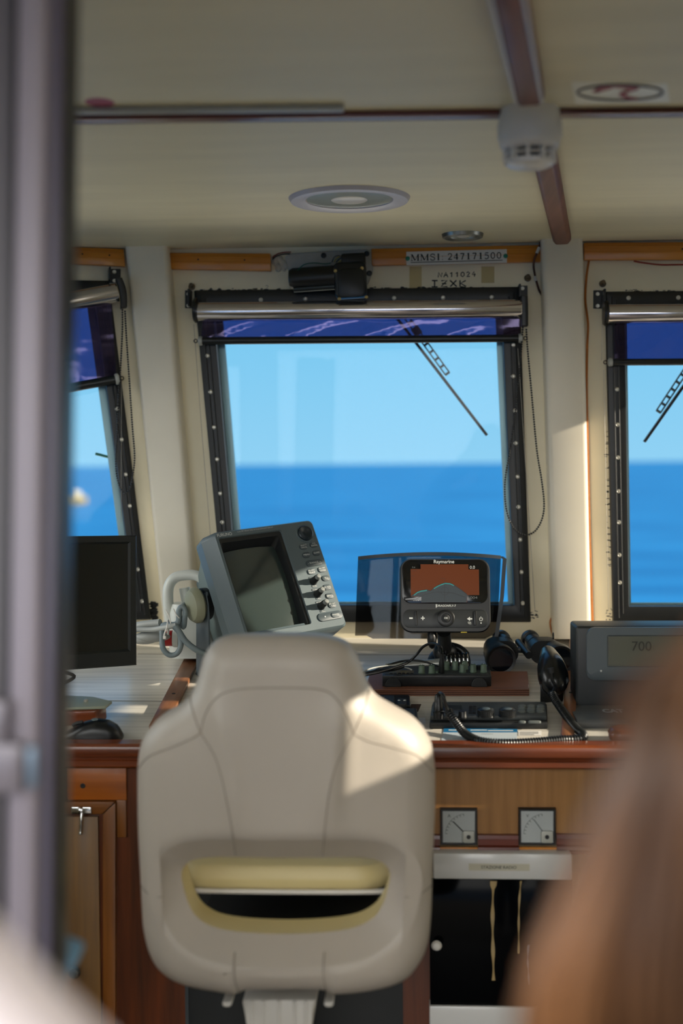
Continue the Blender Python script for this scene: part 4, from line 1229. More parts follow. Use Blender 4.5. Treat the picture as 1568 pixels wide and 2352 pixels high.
for (x0, y0, x1, y1) in ((945, 1311, 957, 1311), (945, 1323, 952, 1323), (1012, 1329, 1022, 1329), (955, 1376, 975, 1366), (975, 1366, 1000, 1360), (1000, 1360, 1040, 1362), (1040, 1362, 1068, 1372)):
    stroke(bm, [fp(x0, y0, .0034), fp(x1, y1, .0034)], .6 * kf, ND, .0001)
tp_ = [fp(1021 + 9 * math.cos(k * math.pi / 10), 1358 + 9 * math.sin(k * math.pi / 10), .0034) for k in range(21)]
stroke(bm, tp_, .5 * kf, ND, .0001)
part('chart_lines', bm, mat('chart_ink', 0x1A1614, 0.4, var=0), sc_)
def ft(s, x, y, h, w=None, hh=None, m=M_txt, par=None, weight=0): return lettering(s, fp(x, y, h), FX, FY, ND, width=w * kf if w else None, height=hh * kf if hh else None, m=m, parent=par or ff, weight=weight)
ft('Raymarine', 1020, 1291, .0027, w=47, par=gp, weight=.015)
ft('DRAGONFLY-7', 1024, 1391.5, .0027, w=44, hh=5, par=gp, weight=.01)
bm = new(); stroke(bm, [fp(1001, 1388, .0027), fp(1001, 1396, .0027)], 2 * kf, ND, .0002); part('lettering', bm, M_txt, gp)
M_dim = mat('dim_lettering', 0x5A5E5E, 0.5, var=0)
ft('0.0', 1085, 1303, .0027, hh=7, m=M_txt, par=gp); ft('.004', 1086, 1373, .0027, w=19, hh=6, m=M_dim, par=gp); ft('0.4', 950, 1303, .0027, hh=4, m=M_dim, par=gp); ft('- - -', 955, 1380, .0027, w=12, m=M_txt, par=gp)
bm = new(); c = fp(1022, 1421, 0)
plate(bm, [[c + FX * x + FY * y + ND * h for x, y in rrect(w * kf, hh * kf, r * kf, 6)] for w, hh, r, h in ((192, 42, 14, -.0005), (192, 42, 14, .001), (189, 39, 13, .0016))])
kp = part('keypad', bm, mat('dark_keypad', 0x1B1F21, 0.4, var=0.04), ff)
for x in (955.5, 1090): 
    bm = new(); key(bm, fp(x, 1420, .0012), FX, FY, ND, 6 * kf, 34 * kf, 3 * kf, .0016); part('rocker_bar', bm, M_plblk, kp)
bm = new(); lathe(bm, [(.0195, .001), (.0195, .004), (.0175, .0052), (.0105, .0050), (.0095, .0035)], fp(1023, 1420, 0), ND, 36); part('cursor_ring', bm, M_plblk, kp)
bm = new(); lathe(bm, [(.0085, .002), (.0082, .0058), (.007, .0066), (0, .0068)], fp(1023, 1420, 0), ND, 28); part('ok_button', bm, M_plblk2, kp)
ft('OK', 1023, 1420, .0072, w=9, par=kp, weight=.02)
ft('+', 970, 1420, .002, w=9, par=kp, weight=.03); ft('-', 943, 1420, .002, w=8, par=kp, weight=.02)
bm = new()
stroke(bm, [fp(1077, 1421.5, .002), fp(1083, 1421.5, .002)], 3.4 * kf, ND, .0002)
prism(bm, [fp(1071, 1421.5, .0022), fp(1078, 1416.5, .0022), fp(1078, 1426.5, .0022)], -ND * .0002)
stroke(bm, [fp(1103 + 3.8 * math.cos(rad(-60 + 300 * k / 14)), 1422 + 3.8 * math.sin(rad(-60 + 300 * k / 14)), .002) for k in range(15)], 1.3 * kf, ND, .0002)
stroke(bm, [fp(1103, 1416, .0021), fp(1103, 1422, .0021)], 1.3 * kf, ND, .0002)
for x, y in ((1076, 1430), (1078, 1432)):
    q = [fp(x - 2.5, y - 1.6, .002), fp(x + 2.5, y - 1.6, .002), fp(x + 2.5, y + 1.6, .002), fp(x - 2.5, y + 1.6, .002), fp(x - 2.5, y - 1.6, .002)]
    stroke(bm, q, .7 * kf, ND, .0002)
lathe(bm, [(1.6 * kf, 0), (1.5 * kf, .0003)], fp(1103, 1431, .0018), ND, 12)
part('symbols', bm, M_txt, kp)
bm = new(); obox(bm, fp(1064, 1452, -.004), FX * 7 * kf, FY * 1.2 * kf, ND * .003); part('yellow_tag', bm, mat('yellow_tag', 0xB9A52A, 0.5, var=0), ff, 'tiny yellow tag under the case')
bm = new()
b0 = CT(1022, 1522); t0 = fp(1020, 1448, -.02)
lathe(bm, [(.040, 0), (.042, .004), (.036, .010), (.022, .016), (.020, .03), (.026, .036), (.028, .05), (.024, .058), (.016, .064), (.016, (t0 - b0).length)], b0, (t0 - b0), 26)
mt_ = part('mount', bm, M_plblk, ff, 'black swivel mount')
bm = new(); tube(bm, cr([b0 + V((.0, -.01, .045)), b0 + V((.035, -.02, .035)), b0 + V((.050, -.025, .018))], 10), [.007, .008, .009, .0095, .0095, .009, .0095, .010, .010, .007], 12); part('clamp_lever', bm, M_plblk, mt_)
bm = new(); ball(bm, fp(992, 1465, -.02), .016, 14, 10, (.7, 1, 1.5)); part('clamp_jaw', bm, M_plblk, mt_)

kc = 3.12
cv = thing('dark_cover_panel', 'wide smoked see-through curved cover panel leaning behind the small chartplotter', 'cover', atd(985, 1468, kc))
bm = new()
xs = [822 + (1150 - 822) * i / 24 for i in range(25)]
L0, L1 = [], []
for i, x in enumerate(xs):
    t = i / 24; bow = 4 * t * (1 - t)
    L0.append((x, 1281 - 9 * bow - 2 * t, kc - .035 * bow)); 
    L1.append((815 + (1141 - 815) * t, 1462 + (5 if .1 < t < .92 else -2), kc - .035 * bow - .02))
rows = []
for j in range(9):
    v = j / 8
    rows.append([(a[0] + (b[0] - a[0]) * v, a[1] + (b[1] - a[1]) * v, a[2] + (b[2] - a[2]) * v) for a, b in zip(L0, L1)])
gf = [[bm.verts.new(atd(*p)) for p in r_] for r_ in rows]
gb_ = [[bm.verts.new(atd(p[0], p[1], p[2] + .012)) for p in r_] for r_ in rows]
for j in range(8):
    for i in range(24):
        bm.faces.new((gf[j][i], gf[j][i + 1], gf[j + 1][i + 1], gf[j + 1][i])); bm.faces.new((gb_[j][i], gb_[j + 1][i], gb_[j + 1][i + 1], gb_[j][i + 1]))
for i in range(24):
    bm.faces.new((gf[0][i], gb_[0][i], gb_[0][i + 1], gf[0][i + 1])); bm.faces.new((gf[8][i], gf[8][i + 1], gb_[8][i + 1], gb_[8][i]))
for j in range(8):
    bm.faces.new((gf[j][0], gf[j + 1][0], gb_[j + 1][0], gb_[j][0])); bm.faces.new((gf[j][24], gb_[j][24], gb_[j + 1][24], gf[j + 1][24]))
part('panel', bm, glassy('smoked_acrylic_sheet', tint=(.41, .40, .40), gl=(.45, .52, .6), rough=.06, extra=.0, ior=1.35), cv)
bm = new()
plate(bm, [[atd(x, y - 3, d_ - .02), atd(x, y + 5, d_ - .02), atd(x, y + 5, d_ + .002), atd(x, y - 3, d_ + .002)] for x, y, d_ in L0])
part('top_lip', bm, M_navy, cv)
bm = new()
plate(bm, [[atd(x, y, d_ - .014), atd(x + 9, y, d_ - .014), atd(x + 9, y, d_ + .002), atd(x, y, d_ + .002)] for x, y, d_ in ((1146, 1278, kc), (1154, 1284, kc), (1148, 1370, kc - .01), (1134, 1472, kc - .02))])
part('side_flange', bm, M_navy, cv)

# ---- desktop monitor, its stand, a wood block, the mouse
aM = rad(33)
Ml, Mn = cw(-math.cos(aM), 0, -math.sin(aM)).normalized(), cw(math.sin(aM), 0, -math.cos(aM)).normalized()
MT, MB_ = atd(313, 1230, 2.85), atd(314, 1528, 2.85)
Mu = (MT - MB_).normalized(); Mu = (Mu - Ml * Mu.dot(Ml)).normalized(); mh = (MT - MB_).length
Mn = (Mn - Mu * Mn.dot(Mu)).normalized()
MWd = 0.49
mo = thing('computer_monitor', 'black computer monitor behind the door post at the left', 'monitor', CT(150, 1640), Matrix((-Ml, Mu, Mn)).transposed())
def mp_(x, y, h=0): return MB_ + Ml * x + Mu * y + Mn * h   # x from the right edge, y up from the bottom edge
def mq(x0, x1, y0, y1, h): return [mp_(x0, y0, h), mp_(x1, y0, h), mp_(x1, y1, h), mp_(x0, y1, h)]
bm = new()
plate(bm, [mq(.03, MWd - .03, .03, mh - .03, -.045), mq(0, MWd, 0, mh, -.022), mq(0, MWd, 0, mh, -.002), mq(.002, MWd - .002, .002, mh - .002, 0), mq(.0145, MWd - .0145, .031, mh - .0135, 0), mq(.019, MWd - .019, .036, mh - .018, -.005)], cap1=False)
part('housing', bm, mat('monitor_black', 0x14191B, 0.35, var=0.05), mo, ang=25)
bm = new(); plate(bm, [mq(.0185, MWd - .0185, .0355, mh - .0175, -.009), mq(.0185, MWd - .0185, .0355, mh - .0175, -.0048)])
part('screen', bm, mat('monitor_panel', 0x070A0B, 0.16, var=0), mo, 'dark switched-off screen')
bm = new(); c = mp_(.1735, .0165, 0); lathe(bm, [(.0098, 0), (.0098, .0006), (0, .0007)], c, Mn, 28, sx=1.0); lg = part('logo', bm, mat('logo_silver', 0xA8AAA8, 0.35, metal=.4, var=0), mo, 'round silver logo badge')
lettering('hp', c + Mn * .0009, -Ml, Mu, Mn, height=.0125, m=M_plblk, parent=lg, shear=.25)
bm = new(); A = mp_(.245, .08, -.04); B = CT(118, 1618, .035); tube(bm, [A, A.lerp(B, .5) - Mn * .01, B], [.022, .022, .025], 12); part('neck', bm, M_plblk2, mo)
bm = new()
prism(bm, [CT(40, 1636, .031), CT(243, 1629, .031), CT(258, 1617, .031), CT(215, 1606, .031), CT(40, 1598, .031)], CTN * .006, .0015, 1)
part('stand_base', bm, mat('beige_stand', 0x9AA08E, 0.4, var=0.04), mo, 'pale beige-green stand base')
bm = new(); lathe(bm, [(.005, 0), (.005, .003), (.003, .005), (0, .005)], CT(197, 1611, .037), CTN, 12); part('bolt', bm, M_screw, mo)
bm = new(); prism(bm, [CT(20, 1672), CT(221, 1666), CT(246, 1650), CT(60, 1642)], CTN * .0305, .003, 2)
solo('wood_block', bm, M_mahog, 'reddish wooden block under the monitor stand', 'block', CT(150, 1660))
bm = new(); tube(bm, cr([mp_(.18, .0, -.03), atd(170, 1552, 2.82), atd(145, 1570, 2.8), atd(115, 1578, 2.78), atd(80, 1582, 2.76)], 24), .004, 8)
solo('monitor_cable', bm, M_plblk, 'black cable hanging below the computer monitor', 'cable', atd(145, 1570, 2.8))
mo2 = thing('computer_mouse', 'black computer mouse on the left end of the worktop', 'mouse', CT(215, 1697))
c0 = CT(215, 1697)
bm = new(); L = []
ml_, mw_ = .115, .056
for i in range(21):
    t = i / 20; x = (t - .5) * ml_
    hk = [(0, .012), (.15, .022), (.35, .034), (.55, .0395), (.75, .037), (.9, .028), (.97, .018), (1, .010)]
    for (ta, ha), (tb, hb) in zip(hk, hk[1:]):
        if ta <= t <= tb: hgt = ha + (hb - ha) * (t - ta) / (tb - ta)
    wd = mw_ * (1 - abs(2 * t - 1) ** 4) ** .5 * .5 if 0 < i < 20 else mw_ * .22
    if i == 0: wd = mw_ * .38
    ring = []
    for k in range(15):
        a = math.pi * k / 14
        ca, sa = math.cos(a), math.sin(a)
        ring.append(c0 + UX * x + CTT * (wd * (abs(ca) ** .7) * (1 if ca > 0 else -1) + .0) + CTN * (hgt * sa ** .6 if sa > 1e-6 else 0))
    L.append(ring)
plate(bm, L)
part('shell', bm, M_plblk, mo2, ang=60)
bm = new(); tube(bm, cr([c0 + UX * -.02 + CTN * (.034) + CTT * 0, c0 + UX * -.032 + CTN * .032, c0 - UX * .04 + CTN * .027], 8), .004, 10); part('scroll_wheel', bm, M_plblk2, mo2)
bm = new(); lathe(bm, [(.007, 0), (.006, .001), (0, .0012)], c0 + UX * .004 + CTN * .0398, CTN, 16); part('badge', bm, mat('grey_badge', 0x6C7A7C, 0.4, var=0), mo2, 'round grey badge')
bm = new(); tube(bm, cr([c0 - UX * .055 + CTN * .009, c0 - UX * .075 + CTN * .005, c0 - UX * .11 + CTN * .003, c0 - UX * .16 + CTN * .003], 14), .0018, 8); part('mouse_cord', bm, M_plblk, mo2)

# ---- jerrycan, cables behind the radar
kj = 3.06
jc = thing('jerrycan', 'white plastic jerrycan with handle and red cap behind the radar display', 'jerrycan', atd(430, 1505, kj))
M_jer = mat('translucent_white_plastic', 0xD6D9D2, 0.35, var=0.03, trans=0.0)
bm = new(); c = atd(438, 1448, kj + .06)
L = []
for y, w_, r in ((1507, 86, .02), (1500, 100, .03), (1440, 104, .03), (1405, 104, .03), (1385, 92, .03)):
    cc = atd(444, y, kj + .06)
    L.append([cc + rt * x + fwd * q for x, q in rrect(w_ * kj / F * 1.05, .11, r, 5)])
plate(bm, L); part('body', bm, M_jer, jc)
bm = new(); tube(bm, cr([atd(390, 1425, kj + .03), atd(386, 1385, kj + .03), atd(387, 1350, kj + .03), atd(398, 1330, kj + .03), atd(418, 1322, kj + .03), atd(450, 1322, kj + .03), atd(470, 1340, kj + .03), atd(478, 1400, kj + .03)], 40), .0125, 14); part('handle', bm, M_jer, jc)
bm = new(); tube(bm, [atd(423, 1350, kj + .05), atd(433, 1400, kj + .05)], .013, 12); part('handle_post', bm, M_jer, jc)
bm = new(); lathe(bm, [(.017, 0), (.0185, .001), (.0185, .019), (.0165, .020)], atd(377, 1466, kj - .02), rt, 28); part('cap', bm, mat('red_cap', 0xB01010, 0.35, var=0.03), jc, 'red screw cap')
bm = new(); lathe(bm, [(.019, .0), (.020, .003), (.020, .012), (.017, .014)], atd(397, 1467, kj - .02), rt, 28); part('neck', bm, M_jer, jc)
M_gcab = mat('grey_cable', 0x6F7C80, 0.45, var=0.04)
M_wcab = mat('pale_grey_cable', 0xA5A8A4, 0.45, var=0.05)
kk = 2.97
def dcable(name, label, pts, r, m, n=50, cat='cable'):
    P = cr([atd(*p) for p in pts], n); bm = new(); tube(bm, P, r, 10)
    return solo(name, bm, m, label, cat, P[0])
dcable('looped_cable', 'grey cable looping down in front of the red jerrycan cap', [(430, 1384, kk + .05), (420, 1392, kk), (412, 1402, kk - .01), (413, 1425, kk - .01), (421, 1440, kk - .01), (424, 1420, kk - .02), (425, 1402, kk - .02), (418, 1394, kk - .02), (411, 1402, kk - .02), (410, 1425, kk - .02), (402, 1434, kk - .02), (375, 1436, kk - .01), (372, 1460, kk - .015), (374, 1488, kk - .02), (388, 1504, kk - .02), (406, 1501, kk - .02), (415, 1482, kk - .02), (412, 1455, kk - .02), (400, 1440, kk - .02)], .0062, M_gcab, 110)
dcable('power_cable', 'grey cable sloping down from the tied bundle to the radar bracket', [(402, 1436, kk - .03), (412, 1452, kk - .03), (428, 1475, kk - .03), (455, 1495, kk - .03), (480, 1503, kk - .02)], .0068, M_gcab)
dcable('pale_cable', 'pale grey cable running behind the computer monitor from the tied bundle', [(250, 1450, kk + .03), (310, 1446, kk + .02), (350, 1446, kk), (380, 1441, kk - .02), (405, 1436, kk - .028)], .0062, M_wcab)
dcable('cable_plug', 'fat pale connector sleeve beside the computer monitor', [(300, 1442, kk + .05), (325, 1436, kk + .03), (345, 1433, kk + .02), (368, 1431, kk + .01)], .0095, M_wcab)
bm = new(); ringlet(bm, atd(386, 1441, kk - .02), .016, rt, .0016); tube(bm, cr([atd(384, 1440, kk - .04), atd(378, 1455, kk - .045), atd(376, 1468, kk - .045)], 10), .0018, 6)
tube(bm, cr([atd(392, 1432, kk - .03), atd(388, 1415, kk - .03), atd(380, 1400, kk - .03)], 10), .0013, 6)
tube(bm, cr([atd(398, 1398, kk - .03), atd(405, 1412, kk - .03), atd(412, 1420, kk - .03)], 10), .0013, 6)
obox(bm, atd(378, 1464, kk - .045), rt * .0035, up * .0035, fwd * .003, .001, 1)
solo('cable_tie', bm, M_white, 'white cable tie holding the grey cables together', 'cable tie', atd(386, 1441, kk - .02))
bm = new(); ball(bm, atd(350, 1462, kk + .03), .03, 16, 10, (1.4, .8, .42)); ball(bm, atd(330, 1470, kk + .03), .02, 12, 8, (1.5, .8, .5))
solo('plastic_bag', bm, M_plgry, 'crumpled pale plastic bag on the worktop beside the monitor', 'bag', atd(345, 1475, kk + .03))

# ---- mounting board, mixer-like control box, microphone, its cables
bdN = CTN * .0145
bm = new(); prism(bm, [CT(838, 1599), CT(1215, 1599), CT(1211, 1556), CT(850, 1556)], bdN, .0015, 1)
bd = thing('mounting_board', 'reddish plywood board lying under the small black box of knobs', 'board', CT(1027, 1599), RCT)
part('board_top', bm, mat('board_wood', 0x8A5B44, 0.4, dark=0x6E4330, var=1, scale=30, stretch=(.15, 1, 1), coat=.2), bd)
bm = new()
for t in (.2, .48, .76):
    A, B = CT(838, 1599), CT(1215, 1599); o_ = CTN * .0145 * t
    prism(bm, [A + o_ - CTT * .0004, B + o_ - CTT * .0004, B + o_ - CTT * .0004 + CTN * .0022, A + o_ - CTT * .0004 + CTN * .0022], CTT * .0008)
part('ply_edge', bm, mat('ply_edge', 0x4A2208, 0.5, dark=0x2E1204, var=1, scale=40, stretch=(.05, 1, 1)), bd, 'layered plywood edge')
hB = .0145
def B_(px, py, h=0): return onP(px, py, PF + CTN * (hB + h), CTN)
mxr = thing('control_box', 'small black box with a row of green knobs on the reddish board', 'control box', B_(1002, 1577), RCT)
A, Bq = B_(878, 1577), B_(1128, 1577)
C2, D2 = Bq + CTT * .075, A + CTT * .075
bm = new()
Lp = [[p + CTN * h for p in (A, Bq, C2, D2)] for h in (0, .022)]
bx = new(); 
prism(bm, [A, Bq, C2, D2], CTN * .025, .002, 2); part('case', bm, M_plblk, mxr)
bm = new(); i_ = CTX * .006
prism(bm, [A + CTT * .006 + i_ + CTN * .025, Bq + CTT * .006 - i_ + CTN * .025, C2 - CTT * .004 - i_ + CTN * .025, D2 - CTT * .004 + i_ + CTN * .025], CTN * .0008)
part('face_plate', bm, mat('dusty_dark_face', 0x35383A, 0.5, var=0.15, scale=60), mxr)
for q in (.10, .89):
    c = A.lerp(Bq, q)
    bm = new(); P = [c + CTX * .0175 * math.cos(rad(180 * k / 14)) + CTN * .0215 * math.sin(rad(180 * k / 14)) for k in range(15)]
    prism(bm, P, -CTT * .004, .001, 1); part('end_cheek', bm, M_plblk2, mxr, 'half-round end cheek')
def mxp(px, py, h=.0258): return onP(px, py, PF + CTN * (hB + h), CTN)
M_gk = mat('green_knob', 0x4E6152, 0.5, var=0.12, scale=60)
for px, py in ((968, 1546), (991, 1546), (1062, 1544), (1086, 1544), (1110, 1544), (1025, 1538), (1045, 1538), (1067, 1537)):
    c = mxp(px, py)
    bm = new(); lathe(bm, [(.0075, 0), (.0078, .002), (.0070, .003), (.0064, .0165), (.0055, .018), (0, .0182)], c, CTN, 18)
    kb = part('knob', bm, M_gk, mxr, 'dusty green knob')
    bm = new(); obox(bm, c + CTN * .0184 + CTT * .003, CTX * .0006, CTT * .003, CTN * .0004); part('pointer', bm, M_txt, kb)
bm = new(); lathe(bm, [(.006, 0), (.006, .008), (.005, .009), (0, .009)], mxp(1099, 1537), CTN, 14); part('socket', bm, M_plblk, mxr)
bm = new(); lathe(bm, [(.0045, 0), (.004, .004), (0, .005)], mxp(1003, 1545), CTN, 12); part('small_button', bm, M_gk, mxr)
bm = new(); P = [mxp(x, y, .0262) for x, y in ((893, 1547), (950, 1547), (950, 1540), (897, 1540))]
prism(bm, P, CTN * .0006); pl_ = part('display_strip', bm, mat('dusty_tan', 0x6E6654, 0.6, var=0.2, scale=80), mxr)
for k in range(6):
    bm = new(); c = mxp(898 + 9.5 * k, 1546.5, .0268); obox(bm, c, CTX * .003, CTT * .003, CTN * .001, .0004, 1); part('key', bm, M_plblk, pl_)
pg = thing('jack_plug', 'black jack plug standing upright in the green-knobbed box with its cable curving left', 'plug', mxp(1014, 1546))
c = mxp(1014, 1546)
bm = new(); lathe(bm, [(.0055, 0), (.0062, .002), (.0060, .024), (.0045, .030), (.0040, .046), (.003, .047)], c, CTN, 16); part('plug_body', bm, M_plblk, pg)
bm = new()
tube(bm, cr([c + CTN * .045, atd(1012, 1487, 2.80), atd(1000, 1479, 2.82), atd(985, 1479, 2.85), atd(970, 1487, 2.87), atd(955, 1505, 2.88), atd(935, 1522, 2.88), atd(900, 1535, 2.84), atd(870, 1544, 2.80), atd(840, 1550, 2.77), atd(800, 1556, 2.74)], 70), .0030, 9)
part('cord', bm, M_plblk, pg)
mc = thing('microphone', 'pale handled microphone with ribbed silver head lying behind the green-knobbed box', 'microphone', CT(950, 1532))
a_, b_ = CT(884, 1531, .012), CT(1012, 1524, .014)
d_ = (b_ - a_).normalized(); Lm = (b_ - a_).length
bm = new(); lathe(bm, [(.005, 0), (.008, .002), (.010, Lm * .6), (.012, Lm)], a_, d_, 20); part('handle', bm, mat('pale_metal', 0xB9BCBA, 0.3, metal=.5, var=.05), mc)
c_ = CT(1021, 1522, .016)
bm = new(); hl = .058
lathe(bm, [(.012, -.004), (.018, .002), (.0185, hl - .006), (.014, hl), (0, hl + .002)], c_, d_, 24); hd_ = part('head', bm, M_plblk2, mc)
n1, n2 = frame_of(d_)
for k in range(6):
    bm = new(); p = c_ + d_ * (.004 + k * .0095); 
    tube(bm, [p + (n1 * math.cos(q * math.pi / 12) + n2 * math.sin(q * math.pi / 12)) * .0193 for q in range(24)], .0022, 7, closed=True)
    part('grille_rib', bm, M_chrome, hd_, 'silver rib')
dcable('thin_cable', 'thin black cable arching over the left side of the worktop toward the small box', [(830, 1552, 2.84), (870, 1536, 2.9), (905, 1523, 2.93), (935, 1517, 2.94), (965, 1518, 2.93), (990, 1525, 2.92), (1006, 1531, 2.9)], .0022, M_plblk)
dcable('flat_cable', 'thick black cable lying left of the green-knobbed box', [(815, 1551, 2.80), (840, 1547, 2.82), (870, 1541, 2.83), (895, 1538, 2.84), (912, 1535, 2.86), (925, 1530, 2.88)], .0042, M_plblk)
dcable('grey_wire', 'thin pale wire looping over the end of the reddish board', [(832, 1544, 2.82), (850, 1536, 2.86), (875, 1531, 2.88), (910, 1528, 2.9), (930, 1533, 2.88), (945, 1538, 2.86)], .0018, M_wcab)

# ---- switch rows
def switchrow(label, x0, y0, x1, y1, sw, h0=.010):
    t = thing('switch_panel', label, 'switches', CT((x0 + x1) / 2, y1), RCT)
    bm = new(); prism(bm, [CT(x0, y1), CT(x1, y1), CT(x1 - 3, y0 + 6), CT(x0, y0 + 6)], CTN * h0, .002, 1); part('base', bm, M_plblk, t)
    for (a, b, kind) in sw:
        c = CT((a + b) / 2, (y0 + y1) / 2 + 5, h0); w_ = (b - a) * mpp(c)
        bm = new()
        if kind: key(bm, c, CTX, CTT, CTN, w_ * .9, .042, .003, .010, .002)
        else:
            W2 = w_ * .46
            plate(bm, [[c + CTX * x * W2 * q + CTT * y * .026 * q + CTN * h for x, y in ((-1, -1), (1, -1), (1, 1), (-1, 1))] for q, h in ((1, 0), (1, .010), (.86, .0145))])
        s_ = part('rocker_switch', bm, M_plblk2, t)
        if kind:
            for k in (-1, 1):
                bm = new(); lathe(bm, [(.003, 0), (.0025, .0006), (0, .0006)], c + CTX * k * .006 + CTN * .010 + CTT * .004, CTN, 10); part('indicator', bm, M_txt, s_)
    return t
switchrow('upper row of black rocker switches beside the rectangular cut-out', 800, 1600, 943, 1631, [(803, 828, 0), (830, 876, 0), (880, 907, 0), (911, 934, 1)])
switchrow('lower row of black rocker switches half hidden by the chair', 830, 1630, 960, 1662, [(834, 862, 0), (866, 892, 0), (895, 923, 0), (926, 953, 0)])

# ---- flush marine radio with dials and keypad
vr = thing('marine_radio', 'flat black marine radio with two round dials and a keypad', 'radio', CT(1121, 1674), RCT)
HR = .018
def vp(px, py, h=HR): return onP(px, py, PF + CTN * h, CTN)
bm = new(); prism(bm, [CT(986, 1675), CT(1257, 1675), CT(1255, 1630), CT(992, 1630)], CTN * (HR - .004), .003, 2); part('case', bm, M_plblk2, vr)
bm = new(); prism(bm, [vp(988, 1655, .014), vp(1255, 1655, .014), vp(1252, 1622, .014), vp(994, 1622, .014)], CTN * .010, .002, 2); part('face', bm, mat('radio_face', 0x3A3F41, 0.5, var=0.12, scale=40), vr)
HF = .024
for px, py, r, h in ((1062, 1648, .0085, .014), (1115, 1644, .0165, .015), (1165, 1644, .0165, .015)):
    c = vp(px, py, HF); c.y -= 0
    bm = new(); lathe(bm, [(r * 1.08, 0), (r * 1.08, .003), (r, .004), (r * .95, h - .002), (r * .8, h), (0, h + .0003)], c, CTN, 30); kb = part('dial', bm, M_plblk, vr)
    if r > .01:
        bm = new()
        for k in range(30):
            a = 2 * math.pi * k / 30; d = CTX * math.cos(a) + CTT * math.sin(a); e_ = -CTX * math.sin(a) + CTT * math.cos(a)
            obox(bm, c + d * r * .985 + CTN * h * .5, d * .0007, e_ * .0007, CTN * h * .4)
        part('knurling', bm, M_plblk2, kb)
        bm = new(); lathe(bm, [(r * .55, 0), (r * .5, .0006), (0, .0007)], c + CTN * (h + .0001), CTN, 20); part('dial_cap', bm, M_radbtn, kb)
for k in range(4):
    for q in range(2):
        bm = new(); c = vp(1079 + 9 * q + (3 - k) * .5, 1622 + k * 4.6 + 2, HF); obox(bm, c + CTN * .001, CTX * .0034, CTT * .0045, CTN * .0016, .0005, 1)
        part('soft_key', bm, M_plblk, vr)
for r_ in range(3):
    for q in range(3):
        c = vp(1199 + 21 * q - r_ * .6, 1624 + r_ * 5.6, HF)
        bm = new(); lathe(bm, [(.0085, 0), (.0085, .002), (.006, .0042), (0, .0045)], c, CTN, 18, sx=1.0, xdir=CTX); part('keypad_key', bm, mat('grey_key', 0x5E6462, 0.4, var=.05), vr)
for px, w_ in ((1199, .014), (1227, .026)):
    bm = new(); key(bm, vp(px, 1660, .0138), CTX, CTT, CTN, w_, .010, .005, .004, .002); part('lower_key', bm, MATS['grey_key'], vr)
bm = new(); key(bm, vp(1037, 1626, HF), CTX, CTT, CTN, .04, .03, .003, .0012, .0005); part('speaker_grille', bm, M_plblk, vr)

# ---- handset, cradle, coiled cord
cr_ = thing('handset_cradle', 'black block-shaped cradle under the black telephone-style handset', 'cradle', CT(1266, 1612), RCT)
bm = new(); prism(bm, [CT(1240, 1615), CT(1292, 1612), CT(1296, 1585), CT(1243, 1588)], CTN * .042, .003, 2); part('block', bm, M_plblk, cr_)
hs = thing('radio_handset', 'black handset with thick coiled cord, resting beside the binoculars', 'handset', CT(1268, 1605, .042))
dh = 2.74
path = [atd(1256, 1494, dh + .15), atd(1260, 1506, dh + .11), atd(1264, 1524, dh + .07), atd(1268, 1544, dh + .045), atd(1271, 1562, dh + .03), atd(1272, 1578, dh + .025), atd(1272, 1588, dh + .03)]
P = cr(path, 26)
rs = [.006, .012, .016, .018, .0195, .021, .023, .025, .027, .0285, .030, .031, .0315, .032, .0325, .0325, .032, .0315, .031, .030, .0285, .027, .024, .020, .014, .006]
bm = new(); tube(bm, P, rs, 24); part('shell', bm, mat('satin_black', 0x0E1113, 0.25, var=.05), hs, ang=70)
bm = new(); c = atd(1268, 1571, dh + .02); tube(bm, [P[13] + (P[14] - P[12]).normalized() * 0 + V((0, 0, 0)), P[13]], .0, 4) if False else None
obox(bm, atd(1290, 1575, dh + .02), rt * .012 + up * .016, fwd * .012, up * .004 - rt * .003, .002, 1); part('side_clip', bm, M_navy, hs)
bm = new(); tube(bm, [atd(1264, 1534, dh - .012), atd(1266, 1546, dh - .013)], [.0075, .006], 10); part('strain_relief', bm, M_plblk2, hs)
cpath = [(1267, 1592, 2.70), (1275, 1608, 2.68), (1290, 1630, 2.65), (1308, 1655, 2.61), (1325, 1675, 2.585), (1338, 1686, 2.565), (1337, 1695, 2.55), (1318, 1698, 2.545), (1290, 1699, 2.54), (1255, 1702, 2.535), (1215, 1705, 2.53), (1170, 1707, 2.525), (1130, 1706, 2.527), (1095, 1700, 2.535), (1068, 1685, 2.55), (1050, 1664, 2.57), (1036, 1645, 2.585), (1029, 1631, 2.60)]
def onc(px, py, d_):  # keep the cord above the worktop
    return onP(px, py, PF + CTN * .0098, CTN) if py > 1672 else atd(px, py, d_)
Pc = cr([onc(*q) for q in cpath], 500)
def coil(bm, P, R, r, pitch):
    E = even(P, pitch / 10)
    nn = None; pts = []
    for i, p in enumerate(E):
        t = (E[min(i + 1, len(E) - 1)] - E[max(i - 1, 0)]).normalized()
        if nn is None: nn, _ = frame_of(t)
        nn = (nn - t * nn.dot(t)).normalized(); b = t.cross(nn)
        a = 2 * math.pi * i / 10
        pts.append(p + (nn * math.cos(a) + b * math.sin(a)) * R)
    tube(bm, pts, r, 6)
bm = new(); coil(bm, Pc, .0066, .0024, .0052); part('coiled_cord', bm, mat('cord_black', 0x16191B, 0.35, var=.05), hs, 'black coiled cord')
bm = new(); tube(bm, cr([atd(1266, 1546, dh - .013), atd(1268, 1562, dh - .012), atd(1274, 1574, dh - .01), atd(1272, 1584, 2.715), Pc[0]], 24), .0034, 9); part('cord_lead', bm, MATS['cord_black'], hs)
c = vp(1007, 1650, .022)
